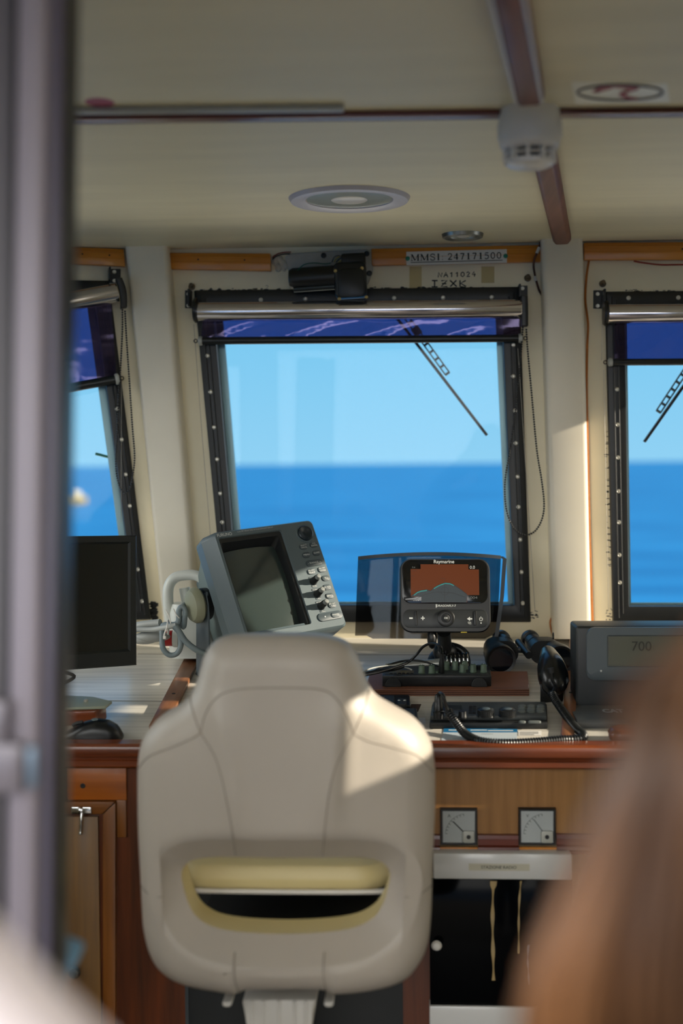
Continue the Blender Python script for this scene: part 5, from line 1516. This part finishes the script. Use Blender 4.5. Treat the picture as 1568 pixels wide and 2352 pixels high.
bm = new(); lathe(bm, [(.010, 0), (.0105, .010), (.0115, .011), (.0115, .014), (.0095, .016), (.0090, .030), (.0085, .031), (.0085, .034), (.0068, .046), (.005, .048)], c, CTN * .9 + CTT * .15, 20); pgp = part('plug', bm, M_plblk, hs)
tip = c + (CTN * .9 + CTT * .15).normalized() * .047
bm = new(); tube(bm, cr([tip, atd(1010, 1592, depth(tip)), atd(1017, 1597, 2.585), atd(1022, 1614, 2.585), atd(1028, 1632, 2.59), Pc[-1]], 24), .0036, 9); part('cord_end', bm, MATS['cord_black'], hs)

# ---- binoculars
bn = thing('binoculars', 'black binoculars lying on the worktop with both large lenses toward the chair', 'binoculars', CT(1219, 1556), RCT)
M_rub = mat('black_rubber', 0x101315, 0.42, var=.1, bump=.1, bscale=300)
LO = CT(1151, 1551) + CTN * .035
RO_ = CT(1286, 1551) + CTN * .035
mid = (LO + RO_) / 2; sX = (RO_ - LO).normalized()
back = (CTT * .16 - CTX * .022).normalized()
for o_, si, nm in ((LO, 1, 'left'), (RO_, -1, 'right')):
    bm = new(); lathe(bm, [(.0275, .03), (.0275, .002), (.0335, .0), (.0345, .006), (.0345, .020), (.031, .026), (.029, .055), (.027, .075)], o_, back, 36)
    tb_ = part('barrel', bm, M_rub, bn)
    bm = new(); lathe(bm, [(.0280, .0035), (.0275, .012)], o_, back, 32); lathe(bm, [(0, .0115), (.015, .0105), (.0276, .0125)], o_, back, 32)
    part('objective_lens', bm, mat('lens_glass', 0x0A1018, 0.03, var=0, coat=1.0), tb_, 'dark objective lens')
    cpr = o_ + back * .088 + sX * si * .016
    bm = new(); n_ = back.cross(sX).normalized()
    key(bm, cpr - back * .022, sX, n_, back, .074, .056, .026, .046, .008); part('prism_housing', bm, M_rub, bn)
    oc_ = mid + back * .128 - sX * si * .0345 + CTN * .008
    bm = new(); lathe(bm, [(.019, -.02), (.019, .006), (.0165, .008), (.0165, .020), (.0215, .023), (.0215, .036), (.018, .040), (0, .038)], oc_, back, 28); part('eyepiece', bm, M_rub, bn)
bm = new(); tube(bm, [mid + back * .02 + CTN * .006, mid + back * .13 + CTN * .008], .0085, 14); part('hinge', bm, M_rub, bn)
bm = new(); obox(bm, mid + back * .075 + CTN * .004, sX * .05, back * .008, CTN * .006, .003, 2); part('bridge', bm, M_rub, bn)
bm = new(); ringlet(bm, RO_ + back * .10 + CTN * .03 + sX * .008, .008, CTX, .0014); part('strap_ring', bm, M_plblk, bn)

# ---- engine display on the right
ec = thing('engine_display', 'grey engine display console at the right end of the worktop', 'display console', CT(1450, 1675))
YE = 2.74
bm = new(); pbox(bm, 1322, 1438, 1760, 1640, YE, 0.10, 0.006, 3); part('housing', bm, mat('charcoal_plastic', 0x262A2C, 0.45, var=.05), ec)
def ep(px, py, h=0): return onY(px, py, YE - h)
def el(x0, x1, y0, y1, r, h):
    c = ep((x0 + x1) / 2, (y0 + y1) / 2, h); k = (YE) / F
    return [c + UX * x + UZ * y for x, y in rrect((x1 - x0) * k, (y1 - y0) * k, r, 6)]
bm = new(); plate(bm, [el(1350, 1740, 1440, 1562, .018, -.002), el(1350, 1740, 1440, 1562, .018, .016), el(1352, 1738, 1442, 1553, .018, .022), el(1397, 1690, 1459, 1532, .003, .022), el(1400, 1687, 1462, 1529, .002, .017)], cap1=False)
part('bezel', bm, mat('slate_plastic', 0x5A646A, 0.4, var=.05), ec)
bm = new(); plate(bm, [el(1395, 1692, 1457, 1534, .003, .015), el(1395, 1692, 1457, 1534, .003, .0175)]); es = part('screen', bm, mat('lcd_grey', 0x66685F, 0.12, var=.04, coat=.5), ec, 'grey-green LCD screen')
lettering('700', ep(1473, 1484, .0185), UX, UZ, NY, width=44 * YE / F, m=mat('lcd_ink', 0x33342F, 0.3, var=0), parent=es)
bm = new(); lathe(bm, [(.0022, 0), (.0018, .001), (0, .0012)], ep(1380, 1541, .022), NY, 10); part('lamp', bm, M_txt, ec)
YL = 2.60
bm = new()
a0, a1 = onY(1325, 1655, YL).x, onY(1700, 1655, YL).x
zf, z0 = onY(1400, 1654, YL).z, zt(YL) 
zb_ = onY(1400, 1619, YE).z
prL = [(YL + .002, z0 + .0), (YL, zf - .006), (YL + .004, zf), (YE - .004, zb_), (YE, zb_ - .006), (YE, zt(YE))]
plate(bm, [[V((x, y, z)) for y, z in prL] for x in (a0, a1)])
bev(bm, [e for e in bm.edges], .003, 2)
lip = part('lower_lip', bm, mat('warm_grey_plastic', 0x55585A, 0.4, var=.05), ec)
sd_ = (V((0, YE - YL, zb_ - zf))).normalized(); sn = UX.cross(sd_).normalized()
def lp_(px, py): return onP(px, py, V((0, YL, zf)) + sn * .0008, sn)
kx_ = YL / F
lettering('CAT', lp_(1407, 1633), UX, sd_, sn, width=50 * kx_, height=.034, m=mat('silver_lettering', 0x9AA8B4, .4, var=0), parent=lip, weight=.05)
lettering('Marine', lp_(1460, 1630), UX, sd_, sn, width=34 * kx_, m=M_radbtn, parent=lip); lettering('Power', lp_(1458, 1637), UX, sd_, sn, width=30 * kx_, m=M_radbtn, parent=lip)
bm = new(); c = CT(1440, 1702, .0)
L = []
for t, s_ in ((0, .7), (.006, .95), (.018, 1), (.024, .9), (.027, .7)):
    L.append([c + CTN * t + CTX * x * s_ + CTT * y * s_ for x, y in rrect(.075, .05, .022, 6)])
plate(bm, L)
solo('wooden_knob', bm, M_mahog, 'rounded brown wooden block at the worktop edge below the engine display', 'block', c)

# ---- papers
br2 = thing('brochure', 'pale blue leaflet with a blue band across its top, under the coiled cord', 'leaflet', CT(1100, 1710), RCT)
bm = new(); prism(bm, [CT(1011, 1712.5, .0006), CT(1186, 1712.5, .0006), CT(1188, 1674, .0006), CT(1019, 1673, .0006)], CTN * .0005); part('sheet', bm, mat('leaflet_blue', 0xB4BFC8, 0.45, var=.04), br2)
bm = new(); prism(bm, [CT(1018, 1682, .0012), CT(1188, 1682, .0012), CT(1188, 1674.3, .0012), CT(1019, 1673.3, .0012)], CTN * .0002); part('blue_band', bm, mat('leaflet_band', 0x1F6C9C, 0.4, var=.2, scale=30), br2)
bm = new()
for x0, x1, y in ((1030, 1062, 1677), (1080, 1118, 1677), (1120, 1178, 1678)): stroke(bm, [CT(x0, y, .0016), CT(x1, y, .0016)], .005, CTN, .0001)
part('heading', bm, M_txt, br2)
bm = new()
for x0, x1, y in ((1105, 1132, 1686), (1040, 1170, 1697), (1045, 1172, 1701), (1040, 1160, 1705)): stroke(bm, [CT(x0, y, .0013), CT(x1, y, .0013)], .0018, CTN, .0001)
part('text_lines', bm, mat('grey_print', 0x7A8790, .6, var=0), br2)
lb2 = thing('paper_label', 'small white typed label at the right end of the blue leaflet', 'label', CT(1218, 1690), RCT)
bm = new(); prism(bm, [CT(1190, 1690, .0006), CT(1243, 1689, .0006), CT(1243, 1678.5, .0006), CT(1190, 1679, .0006)], CTN * .0004); part('sheet', bm, M_paper, lb2)
bm = new()
for y in (1681.5, 1684.5, 1687.3): stroke(bm, [CT(1193, y, .0013), CT(1236 - (y > 1686) * 10, y, .0013)], .0028, CTN, .0001)
part('text_lines', bm, mat('grey_ink2', 0x55585C, .6, var=0), lb2)
bm = new(); prism(bm, [CT(925, 1676, .0006), CT(944, 1675, .0006), CT(946, 1664, .0006), CT(925, 1664, .0006)], CTN * .0004)
solo('blue_card', bm, mat('blue_card', 0x8FA4CC, .5, dark=0x3A56A8, var=1, scale=90, stretch=(.3, 1, 1)), 'small blue and white card by the lower switch row', 'card', CT(935, 1670))
bm = new(); prism(bm, [CT(962, 1664, .0006), CT(978, 1663, .0006), CT(976, 1648, .0006), CT(962, 1649, .0006)], CTN * .0004)
solo('paper_tag', bm, mat('grey_paper', 0xB4B6BC, .6, var=.1, scale=100), 'tiny grey printed tag between the switches and the marine radio', 'tag', CT(970, 1656))

# ================================================================== HELM CHAIR
YC = 2.0
kC = YC / F
outline = [(640, 1467), (560, 1469), (508, 1475), (474, 1490), (455, 1516), (446, 1545), (437, 1577), (424, 1607), (400, 1636), (352, 1666), (318, 1696), (296, 1735), (287, 1785), (286, 1870), (288, 1960), (293, 2050), (297, 2130), (302, 2185), (318, 2238), (348, 2275), (400, 2298), (480, 2306), (530, 2309), (560, 2298), (640, 2294), (735, 2297), (765, 2309), (850, 2308), (922, 2296), (960, 2264), (984, 2218), (993, 2150), (996, 2060), (1000, 1960), (1003, 1880), (1001, 1790), (987, 1730), (953, 1683), (905, 1650), (862, 1622), (842, 1594), (829, 1560), (815, 1525), (793, 1493), (757, 1476), (710, 1469)]
hole = [(645, 1989), (540, 1990), (470, 1994), (420, 2008), (399, 2036), (404, 2072), (418, 2112), (445, 2144), (505, 2163), (645, 2168), (785, 2163), (848, 2144), (876, 2112), (889, 2072), (893, 2036), (872, 2008), (822, 1994), (750, 1990)]
P0 = onY(645, 1880, YC)
def loc2(px, py):
    p = onY(px, py, YC); return V((p.x - P0.x, p.z - P0.z, 0))
OL = cr([loc2(*q) for q in outline], 200, True)
HL = cr([loc2(*q) for q in hole], 96, True)
def normals2(P):
    n = len(P); A = sum(P[i].x * P[(i + 1) % n].y - P[(i + 1) % n].x * P[i].y for i in range(n))
    s = 1 if A > 0 else -1; out = []
    for i in range(n):
        t = P[(i + 1) % n] - P[i - 1]; t.normalize(); out.append(V((-t.y, t.x, 0)) * s)   # inward
    return out
NO, NH = normals2(OL), normals2(HL)
RC, TC = .046, .12
def camber(x, z):
    """how far the back curves away from the viewer at (x, z)"""
    y = 0.95 * x * x + 0.10 * max(0, z - .08) ** 2
    y += -.010 * math.exp(-((abs(x) - .075 - .1 * max(0, z - .02)) / .022) ** 2) * max(0, min(1, (z + .05) / .08)) * max(0, min(1, (.20 - z) / .05))
    return y
def cp3(x, z, y): return V((P0.x + x, YC + y + camber(x, z), P0.z + z))
hc = thing('helm_chair', 'large cream vinyl helm chair seen from behind in front of the console', 'chair', V((P0.x, YC + .25, 0)))
bm = new()
front = None
loops = []
K = 7
for k in range(K + 1):          # far rim -> side -> near face
    a = math.pi / 2 * k / K
    ins, y = RC * (1 - math.sin(a)), TC - RC * (1 - math.cos(math.pi / 2 - a)) if False else (TC - RC + RC * math.cos(a))
    loops.append((ins, y))
for k in range(1, K + 1):
    a = math.pi / 2 * k / K
    loops.append((RC * (1 - math.cos(a)), RC - RC * math.sin(a)))
rows = [[(p + n_ * ins, y) for p, n_ in zip(OL, NO)] for ins, y in loops]
vr_ = [[bm.verts.new((q.x, q.y, y)) for q, y in r_] for r_ in rows]
for a, b in zip(vr_, vr_[1:]):
    n_ = len(a)
    for i in range(n_): bm.faces.new((a[i], a[(i + 1) % n_], b[(i + 1) % n_], b[i]))
RH = .040
hl = []
for k in range(K + 1):
    a = math.pi / 2 * k / K
    hl.append((RH * (1 - math.sin(a)), .004 + (RH * .9) * (1 - math.cos(a)) ))
hl = [(RH * math.cos(math.pi / 2 * k / K), .003 + RH * .85 * (math.sin(math.pi / 2 * k / K)) ** 1.6) for k in range(K + 1)]
hl = [(RH + .012, 0.0)] + [(RH * math.cos(math.pi / 2 * k / K), .0035 + RH * (1 - math.cos(math.pi / 2 * k / K))) for k in range(K + 1)] + [(0, TC - .01), (RH * .6, TC)]
LQ = 8
liner = [[(p.x - n_.x * o_, p.y - n_.y * o_, y) for p, n_ in zip(HL, NH)] for o_, y in hl[LQ:-1]]
hv = [[bm.verts.new((p.x - n_.x * o_, p.y - n_.y * o_, y)) for p, n_ in zip(HL, NH)] for o_, y in hl[:LQ + 1]]
hback = [[bm.verts.new((p.x - n_.x * o_, p.y - n_.y * o_, y)) for p, n_ in zip(HL, NH)] for o_, y in hl[-2:]]
for i in range(len(HL)): bm.faces.new((hback[0][i], hback[0][(i + 1) % len(HL)], hback[1][(i + 1) % len(HL)], hback[1][i]))
for a, b in zip(hv, hv[1:]):
    n_ = len(a)
    for i in range(n_): bm.faces.new((a[i], a[(i + 1) % n_], b[(i + 1) % n_], b[i]))
def loop_edges(L): return [bm.edges.get((L[i], L[(i + 1) % len(L)])) for i in range(len(L))]
res = bmesh.ops.triangle_fill(bm, use_beauty=True, use_dissolve=False, edges=loop_edges(vr_[-1]) + loop_edges(hv[0]))
flat = [g for g in res['geom'] if isinstance(g, bmesh.types.BMFace)]
res = bmesh.ops.triangle_fill(bm, use_beauty=True, use_dissolve=False, edges=loop_edges(vr_[0]) + loop_edges(hback[-1]))
flat += [g for g in res['geom'] if isinstance(g, bmesh.types.BMFace)]
def cut(co, no):
    fs = [f for f in bm.faces if f.is_valid and abs(f.normal.z) > .97]
    g = set(fs)
    for f in fs: g.update(f.edges); g.update(f.verts)
    bmesh.ops.bisect_plane(bm, geom=list(g), plane_co=co, plane_no=no, dist=1e-5)
bm.normal_update()
for i in range(-17, 18): cut((i * .014, 0, 0), (1, 0, 0)); 
bm.normal_update()
for i in range(-21, 22): cut((0, i * .014, 0), (0, 1, 0))
for v in bm.verts:
    x, z, y = v.co.x, v.co.y, v.co.z
    v.co = cp3(x, z, y)
bmesh.ops.remove_doubles(bm, verts=bm.verts, dist=1e-5)
part('backrest', bm, M_leather, hc, ang=75)
bm = new()
plate(bm, [[cp3(*(q[0], q[1], q[2])) for q in l] for l in liner], cap0=False, cap1=False)
part('opening_rim', bm, M_leatherLit, hc, 'rim inside the oval opening, tinted as warmly lit', ang=75)
def seam(pts, r=.0011):
    P = []
    for q in cr([loc2(*p) for p in pts], 40):
        # distance to the outline decides the depth on the rounded edge
        d = min((q - o_).length for o_ in OL)
        y = RC - math.sqrt(max(0, RC * RC - max(0, RC - d) ** 2))
        P.append(cp3(q.x, q.y, y) + V((0, .0002, 0)))
    bm = new(); tube(bm, P, r, 6); part('seam', bm, M_thread, hc)
seam([(295, 1790), (330, 1752), (395, 1722), (440, 1700), (457, 1688)])
seam([(457, 1688), (492, 1740), (512, 1800), (528, 1880), (540, 1968)])
seam([(457, 1688), (468, 1645), (495, 1605), (545, 1585), (640, 1580), (735, 1585), (775, 1610), (800, 1655), (810, 1688)])
seam([(810, 1688), (775, 1750), (758, 1810), (748, 1880), (740, 1968)])
seam([(810, 1688), (845, 1708), (905, 1728), (958, 1752), (996, 1800)])
seam([(420, 1608), (438, 1645), (457, 1688)]); seam([(846, 1600), (830, 1645), (810, 1688)])
seam([(538, 2190), (536, 2240), (544, 2300)]); seam([(744, 2190), (742, 2240), (748, 2300)])
seam([(300, 2070), (330, 2080), (362, 2078)]); seam([(930, 2078), (960, 2080), (994, 2070)])
# seat cushion and lower bolster seen through the opening
def cushion(name, x0, x1, y0, y1, z0, z1, m, lab=None, r=.035):
    bm = new(); L = []
    cx, cy = (x0 + x1) / 2, (y0 + y1) / 2
    for ins, z in ((r, z0), (r * .3, z0 + r * .3), (0, z0 + r), (0, z1 - r), (r * .3, z1 - r * .3), (r, z1)):
        rr_ = min(r, (z1 - z0) / 2)
        L.append([V((cx + x, cy + y, z)) for x, y in rrect(x1 - x0 - 2 * ins, y1 - y0 - 2 * ins, .06, 6)])
    plate(bm, L); return part(name, bm, m, hc, lab)
xa, xb = onY(402, 2030, 2.16).x, onY(888, 2030, 2.16).x
cushion('seat_cushion', xa - .01, xb + .01, 2.155, 2.47, onY(640, 2058, 2.16).z, onY(640, 1985, 2.16).z + .004, M_leatherLit, 'cream seat cushion, tinted as warmly lit', .026)
zb0 = onY(640, 2058, 2.16).z
bm = new(); tube(bm, cr([V((xa - .005, 2.17, zb0 + .012)), V((xa + .02, 2.153, zb0 + .011)), V(((xa + xb) / 2, 2.151, zb0 + .010)), V((xb - .02, 2.153, zb0 + .011)), V((xb + .005, 2.17, zb0 + .012))], 30), .004, 8); part('piping', bm, M_white, hc)
bm = new(); box(bm, xa + .02, xb - .02, 2.15, 2.46, zb0 - .10, zb0 - .075, .01); part('seat_base', bm, M_plblk2, hc)
# pedestal
M_ped = mat('white_metal_paint', 0xCFCCC6, .4, var=.04)
cx = onY(640, 2320, 2.2).x; zp = onY(640, 2300, 2.17).z
bm = new()
prism(bm, [onY(x, y, 2.14) for x, y in ((553, 2296), (728, 2296), (716, 2352), (708, 2420), (572, 2420), (566, 2352))], (0, .18, 0), .008, 2); ph = part('pedestal_head', bm, M_ped, hc, 'white ribbed pedestal head')
for x in (578, 604, 640, 676, 702):
    bm = new(); prism(bm, [onY(x - 5, 2300, 2.138), onY(x + 5, 2300, 2.138), onY(x + 3, 2400, 2.138), onY(x - 3, 2400, 2.138)], (0, .006, 0), .002, 1); part('rib', bm, M_ped, ph)
bm = new(); lathe(bm, [(.17, 0), (.17, .012), (.07, .03), (.05, .05), (.05, onY(640, 2420, 2.2).z)], V((cx, 2.23, 0)), UZ, 32); part('pedestal', bm, M_ped, hc)
for x in (521, 755):
    bm = new(); prism(bm, [onY(x - 11, 2302, 2.09), onY(x + 11, 2302, 2.09), onY(x + 10, 2312, 2.09), onY(x + 3, 2314, 2.09), onY(x - 3, 2314, 2.09), onY(x - 10, 2312, 2.09)], (0, .05, 0), .002, 1); part('hinge_foot', bm, M_ped, hc)

# ================================================================== FOREGROUND
YP = 1.17
def leanbox(bm, x0, y0, x1, y1, Y, d, b=0, seg=2):
    k = lambda y: (900 - y) * .0125
    P = [onY(x + k(y), y, Y) for x, y in ((x0, y0), (x1, y0), (x1, y1), (x0, y1))]
    if d < 0: P = [p + UY * d for p in P]
    prism(bm, P, (0, abs(d), 0), b, seg)
dp = struct('door_1', *(lambda b_: (leanbox(b_, 26, -60, 97, 3200, YP, .05, .006, 3), b_)[1:] + (mat('lilac_grey_aluminium', 0x837C86, .42, metal=.15, var=.03),))(new()))
def dpart(nm, x0, y0, x1, y1, Y, d, m, lab=None, b=.003):
    bm = new(); leanbox(bm, x0, y0, x1, y1, Y, d, b, 2); return part(nm, bm, m, dp, lab)
dpart('post_return', 95, -60, 131, 3200, YP + .012, .05, mat('purple_grey_aluminium', 0x565263, .45, metal=.1, var=.03))
dpart('gasket', 129, -60, 141, 3200, YP + .02, .05, M_plblk, None, .002)
dpart('seal', 17, -60, 28, 3200, YP + .01, .05, M_plblk, None, .002)
dpart('outer_leaf', -260, -60, 18, 3200, YP + .02, .04, mat('grey_leaf', 0x5A565C, .5, var=.03))
ltc = dpart('latch', -20, 1700, 72, 1812, YP - .001, -.018, mat('latch_lilac', 0x78737C, .35, metal=.2, var=.03), 'pale metal door latch')
dpart('latch_keep', -20, 1604, 32, 1702, YP - .001, -.012, MATS['latch_lilac'])
bm = new(); c = atd(75, 1760, 1.14); obox(bm, c, rt * .004, up * .018, fwd * .006, .002); part('latch_tongue', bm, mat('blue_grey_metal', 0x6A7C90, .35, metal=.3, var=.03), ltc)
# blue garment hanging by the post
bh = thing('blue_cushion', 'blurred pale blue padded thing low beside the left door post', 'cushion', atd(140, 2200, 1.32))
bm = new(); obox(bm, atd(128, 2196, 1.32), (rt * .020 - up * .008), (up * .013 + rt * .006), fwd * .03, .006, 3); part('pad', bm, mat('pale_blue_fabric', 0x6F9CC0, .6, var=.06), bh)
bm = new(); obox(bm, atd(122, 2040, 1.30), rt * .004, up * .055, fwd * .02, .002); part('strap', bm, mat('blue_webbing', 0x24406C, .7, var=.1), bh, 'dark blue strap')
bm = new()
a_, b_ = atd(-370, 1860, .62), atd(310, 2562, .56)
d_ = (b_ - a_).normalized(); nrm = d_.cross(fwd).normalized()
if nrm.dot(up) > 0: nrm = -nrm
prof = [(0.0, .03), (.004, .012), (.012, .002), (.03, 0), (.22, 0), (.22, .06), (.0, .06)]
plate(bm, [[p + nrm * x + fwd * (y - .02) for x, y in prof] for p in (a_, b_)])
solo('white_rail', bm, mat('white_gelcoat', 0xE6DCE2, .35, var=.02, coat=.3), 'out-of-focus white sloping edge at the bottom left corner', 'rail', a_)

# ---- person with long brown hair, mostly outside the frame at the right
ps = thing('person', 'person with long brown hair standing close at the right edge, out of focus', 'person', V((.368, .62, 0)))
M_skin = mat('skin', 0xB58468, .5, var=.04)
def skinned(verts, edges, radii, root, levels=2):
    me = bpy.data.meshes.new('body'); me.from_pydata(verts, edges, [])
    o = bpy.data.objects.new('body', me); COL.objects.link(o)
    md = o.modifiers.new('s', 'SKIN'); md.use_smooth_shade = True
    for i, r_ in enumerate(radii):
        sv = me.skin_vertices[0].data[i]; sv.radius = r_ if isinstance(r_, tuple) else (r_, r_); sv.use_root = (i == root)
    o.modifiers.new('d', 'SUBSURF').levels = levels
    dg = bpy.context.evaluated_depsgraph_get()
    m2 = bpy.data.meshes.new_from_object(o.evaluated_get(dg))
    bpy.data.objects.remove(o); bpy.data.meshes.remove(me)
    b_ = new(); b_.from_mesh(m2); bpy.data.meshes.remove(m2); return b_
BX, BY = .368, .62
vs = [(0, 0, .82), (0, 0, .95), (0, .01, 1.08), (0, .01, 1.19), (0, 0, 1.27), (0, .01, 1.335), (0, .03, 1.40), (0, .035, 1.475), (0, .03, 1.53),
      (-.10, 0, 1.235), (-.155, 0, 1.22), (-.19, .02, 1.00), (-.17, .12, .82), (-.165, .15, .76),
      (.10, 0, 1.235), (.155, 0, 1.22), (.19, .02, 1.00), (.17, .12, .82), (.165, .15, .76),
      (-.085, 0, .78), (-.09, .01, .44), (-.09, -.02, .09), (-.09, .10, .035),
      (.085, 0, .78), (.09, .01, .44), (.09, -.02, .09), (.09, .10, .035)]
ed = [(0, 1), (1, 2), (2, 3), (3, 4), (4, 5), (5, 6), (6, 7), (7, 8), (4, 9), (9, 10), (10, 11), (11, 12), (12, 13), (4, 14), (14, 15), (15, 16), (16, 17), (17, 18), (0, 19), (19, 20), (20, 21), (21, 22), (0, 23), (23, 24), (24, 25), (25, 26)]
rd_ = [(.14, .10), (.115, .085), (.12, .09), (.125, .09), (.075, .06), .048, .062, .078, .055, .055, .05, .038, .030, .022, .055, .05, .038, .030, .022, .085, .055, .035, .028, .085, .055, .035, .028]
# fingers
for hnd, s_ in ((13, -1), (18, 1)):
    base = V(vs[hnd])
    for f_i, (dx, ln) in enumerate(((-.024, .055), (-.009, .068), (.007, .072), (.021, .062), (.034, .050))):
        i0 = len(vs)
        if f_i == 0: q = [base + V((-s_ * .022, .02, -.012)), base + V((-s_ * .040, .038, -.032)), base + V((-s_ * .042, .048, -.055))]
        else: q = [base + V((dx * s_, .022, -.028)), base + V((dx * s_, .030, -.030 - ln * .5)), base + V((dx * s_, .022, -.030 - ln))]
        vs += [tuple(v) for v in q]; ed += [(hnd, i0), (i0, i0 + 1), (i0 + 1, i0 + 2)]; rd_ += [.0095, .0085, .0070]
vs = [(BX + x, BY + y, z) for x, y, z in vs]
bm = skinned(vs, ed, rd_, 0, 2)
body = part('body', bm, M_skin, ps, ang=180)
for o_ in (-.032, .032):
    bm = new(); ball(bm, V((BX + o_, BY + .105, 1.465)), .011, 12, 8); part('eye', bm, M_whgl, ps)
bm = new(); tube(bm, [V((BX, BY + .105, 1.465)), V((BX, BY + .125, 1.43)), V((BX, BY + .112, 1.425))], [.006, .012, .008], 10); part('nose', bm, M_skin, ps)
bm = new(); ball(bm, V((BX, BY + .102, 1.395)), .02, 12, 8, (1, .4, .28)); part('mouth', bm, mat('lips', 0x9A5548, .5, var=0), ps)
for o_ in (-.078, .078):
    bm = new(); ball(bm, V((BX + o_, BY + .03, 1.455)), .03, 12, 8, (.3, .6, 1)); part('ear', bm, M_skin, ps)
# top and trousers follow the body
def wear(nm, secs, m):
    bm = new(); plate(bm, [[V((BX + x0 + rx * math.cos(k * math.pi / 14), BY + y0 + ry * math.sin(k * math.pi / 14), z)) for k in range(28)] for x0, y0, rx, ry, z in secs], cap0=False, cap1=False)
    part(nm, bm, m, ps, ang=180)
M_sh = mat('dark_shirt', 0x2A2226, .8, var=.05)
wear('shirt', [(0, 0, .155, .115, .80), (0, 0, .128, .10, .95), (0, .01, .135, .105, 1.08), (0, .01, .14, .105, 1.18), (0, 0, .155, .09, 1.24), (0, 0, .135, .085, 1.275), (0, .005, .075, .07, 1.305), (0, .01, .055, .056, 1.32)], M_sh)
for s_ in (-1, 1):
    wear('sleeve', [(s_ * .195, .02, .046, .046, 1.0), (s_ * .178, .01, .055, .055, 1.12), (s_ * .158, 0, .062, .062, 1.215), (s_ * .135, 0, .055, .06, 1.265), (s_ * .10, 0, .04, .05, 1.29)], M_sh)
    wear('trouser_leg', [(s_ * .09, -.015, .055, .06, .08), (s_ * .09, .01, .075, .078, .44), (s_ * .085, 0, .098, .10, .74), (s_ * .07, 0, .105, .115, .84)], mat('dark_trousers', 0x23262C, .8, var=.05))
# hair: many tapering locks from the crown, swept over the near shoulder towards the left
m = bpy.data.materials.new('brown_hair'); m.use_nodes = True
n = m.node_tree; b = n.nodes['Principled BSDF']
tcn = n.nodes.new('ShaderNodeTexCoord'); mpn = n.nodes.new('ShaderNodeMapping'); mpn.inputs['Scale'].default_value = (1, 1, .18); mpn.inputs['Rotation'].default_value = (0, rad(22), 0)
nz = n.nodes.new('ShaderNodeTexNoise'); nz.inputs['Scale'].default_value = 7; nz.inputs['Detail'].default_value = 3
rp = n.nodes.new('ShaderNodeValToRGB')
rp.color_ramp.elements[0].position = .36; rp.color_ramp.elements[0].color = (*lin(0x2E1A0D), 1)
rp.color_ramp.elements[1].position = .62; rp.color_ramp.elements[1].color = (*lin(0x805634), 1)
n.links.new(tcn.outputs['Object'], mpn.inputs[0]); n.links.new(mpn.outputs[0], nz.inputs['Vector']); n.links.new(nz.outputs[0], rp.inputs[0]); n.links.new(rp.outputs[0], b.inputs['Base Color'])
b.inputs['Roughness'].default_value = .42
rng = random.Random(11)
bm = new()
HC = V((BX, BY + .02, 1.475))
for i in range(620):
    u = rng.random(); v = rng.random()
    az = rad(150 + 240 * u)                                # around the back of the head, left to right (0 = +X, 90 = forward)
    el_ = rad(88 - 75 * v)
    dirv = V((math.cos(az) * math.cos(el_), math.sin(az) * math.cos(el_), math.sin(el_)))
    p0 = HC + V((dirv.x * .088, dirv.y * .105, dirv.z * .105))
    lt = u < .62
    s0 = HC + V((math.cos(az) * .100, math.sin(az) * .118, .0 - .02 * rng.random()))
    if lt:      # the share swept over the left shoulder towards the camera's left
        w_ = rng.random()
        px = 1545 - 40 * (1 - w_) + 120 * w_ + rng.uniform(-15, 15)
        dd = .60 + rng.uniform(-.06, .10)
        A1 = atd(px + 80, 1480, dd + .02)
        A2 = atd(px - 60 + 100 * w_, 1720, dd)
        A3 = atd(px - 185 + 230 * w_, 2010, dd)
        A4 = atd(px - 290 + 360 * w_ + rng.uniform(-20, 20), 2280 + rng.uniform(-40, 60), dd)
        A5 = atd(px - 275 + 370 * w_ + rng.uniform(-25, 25), 2520 + rng.uniform(-60, 100), dd + .01)
        pts = [p0, s0, A1, A2, A3, A4, A5]
    else:
        x = math.cos(az) * .13; y = math.sin(az) * .14
        pts = [p0, s0, HC + V((x, y, -.14)), HC + V((x * 1.1, y * 1.05, -.26)), HC + V((x * 1.05, y, -.40 - .05 * rng.random()))]
    P = cr(pts, 22)
    n_ = len(P)
    tube(bm, P, [.0042 * (1 - .65 * (k / (n_ - 1)) ** 2) for k in range(n_)], 5)
part('hair', bm, m, ps, 'long brown hair swept forward over the shoulder', ang=180)
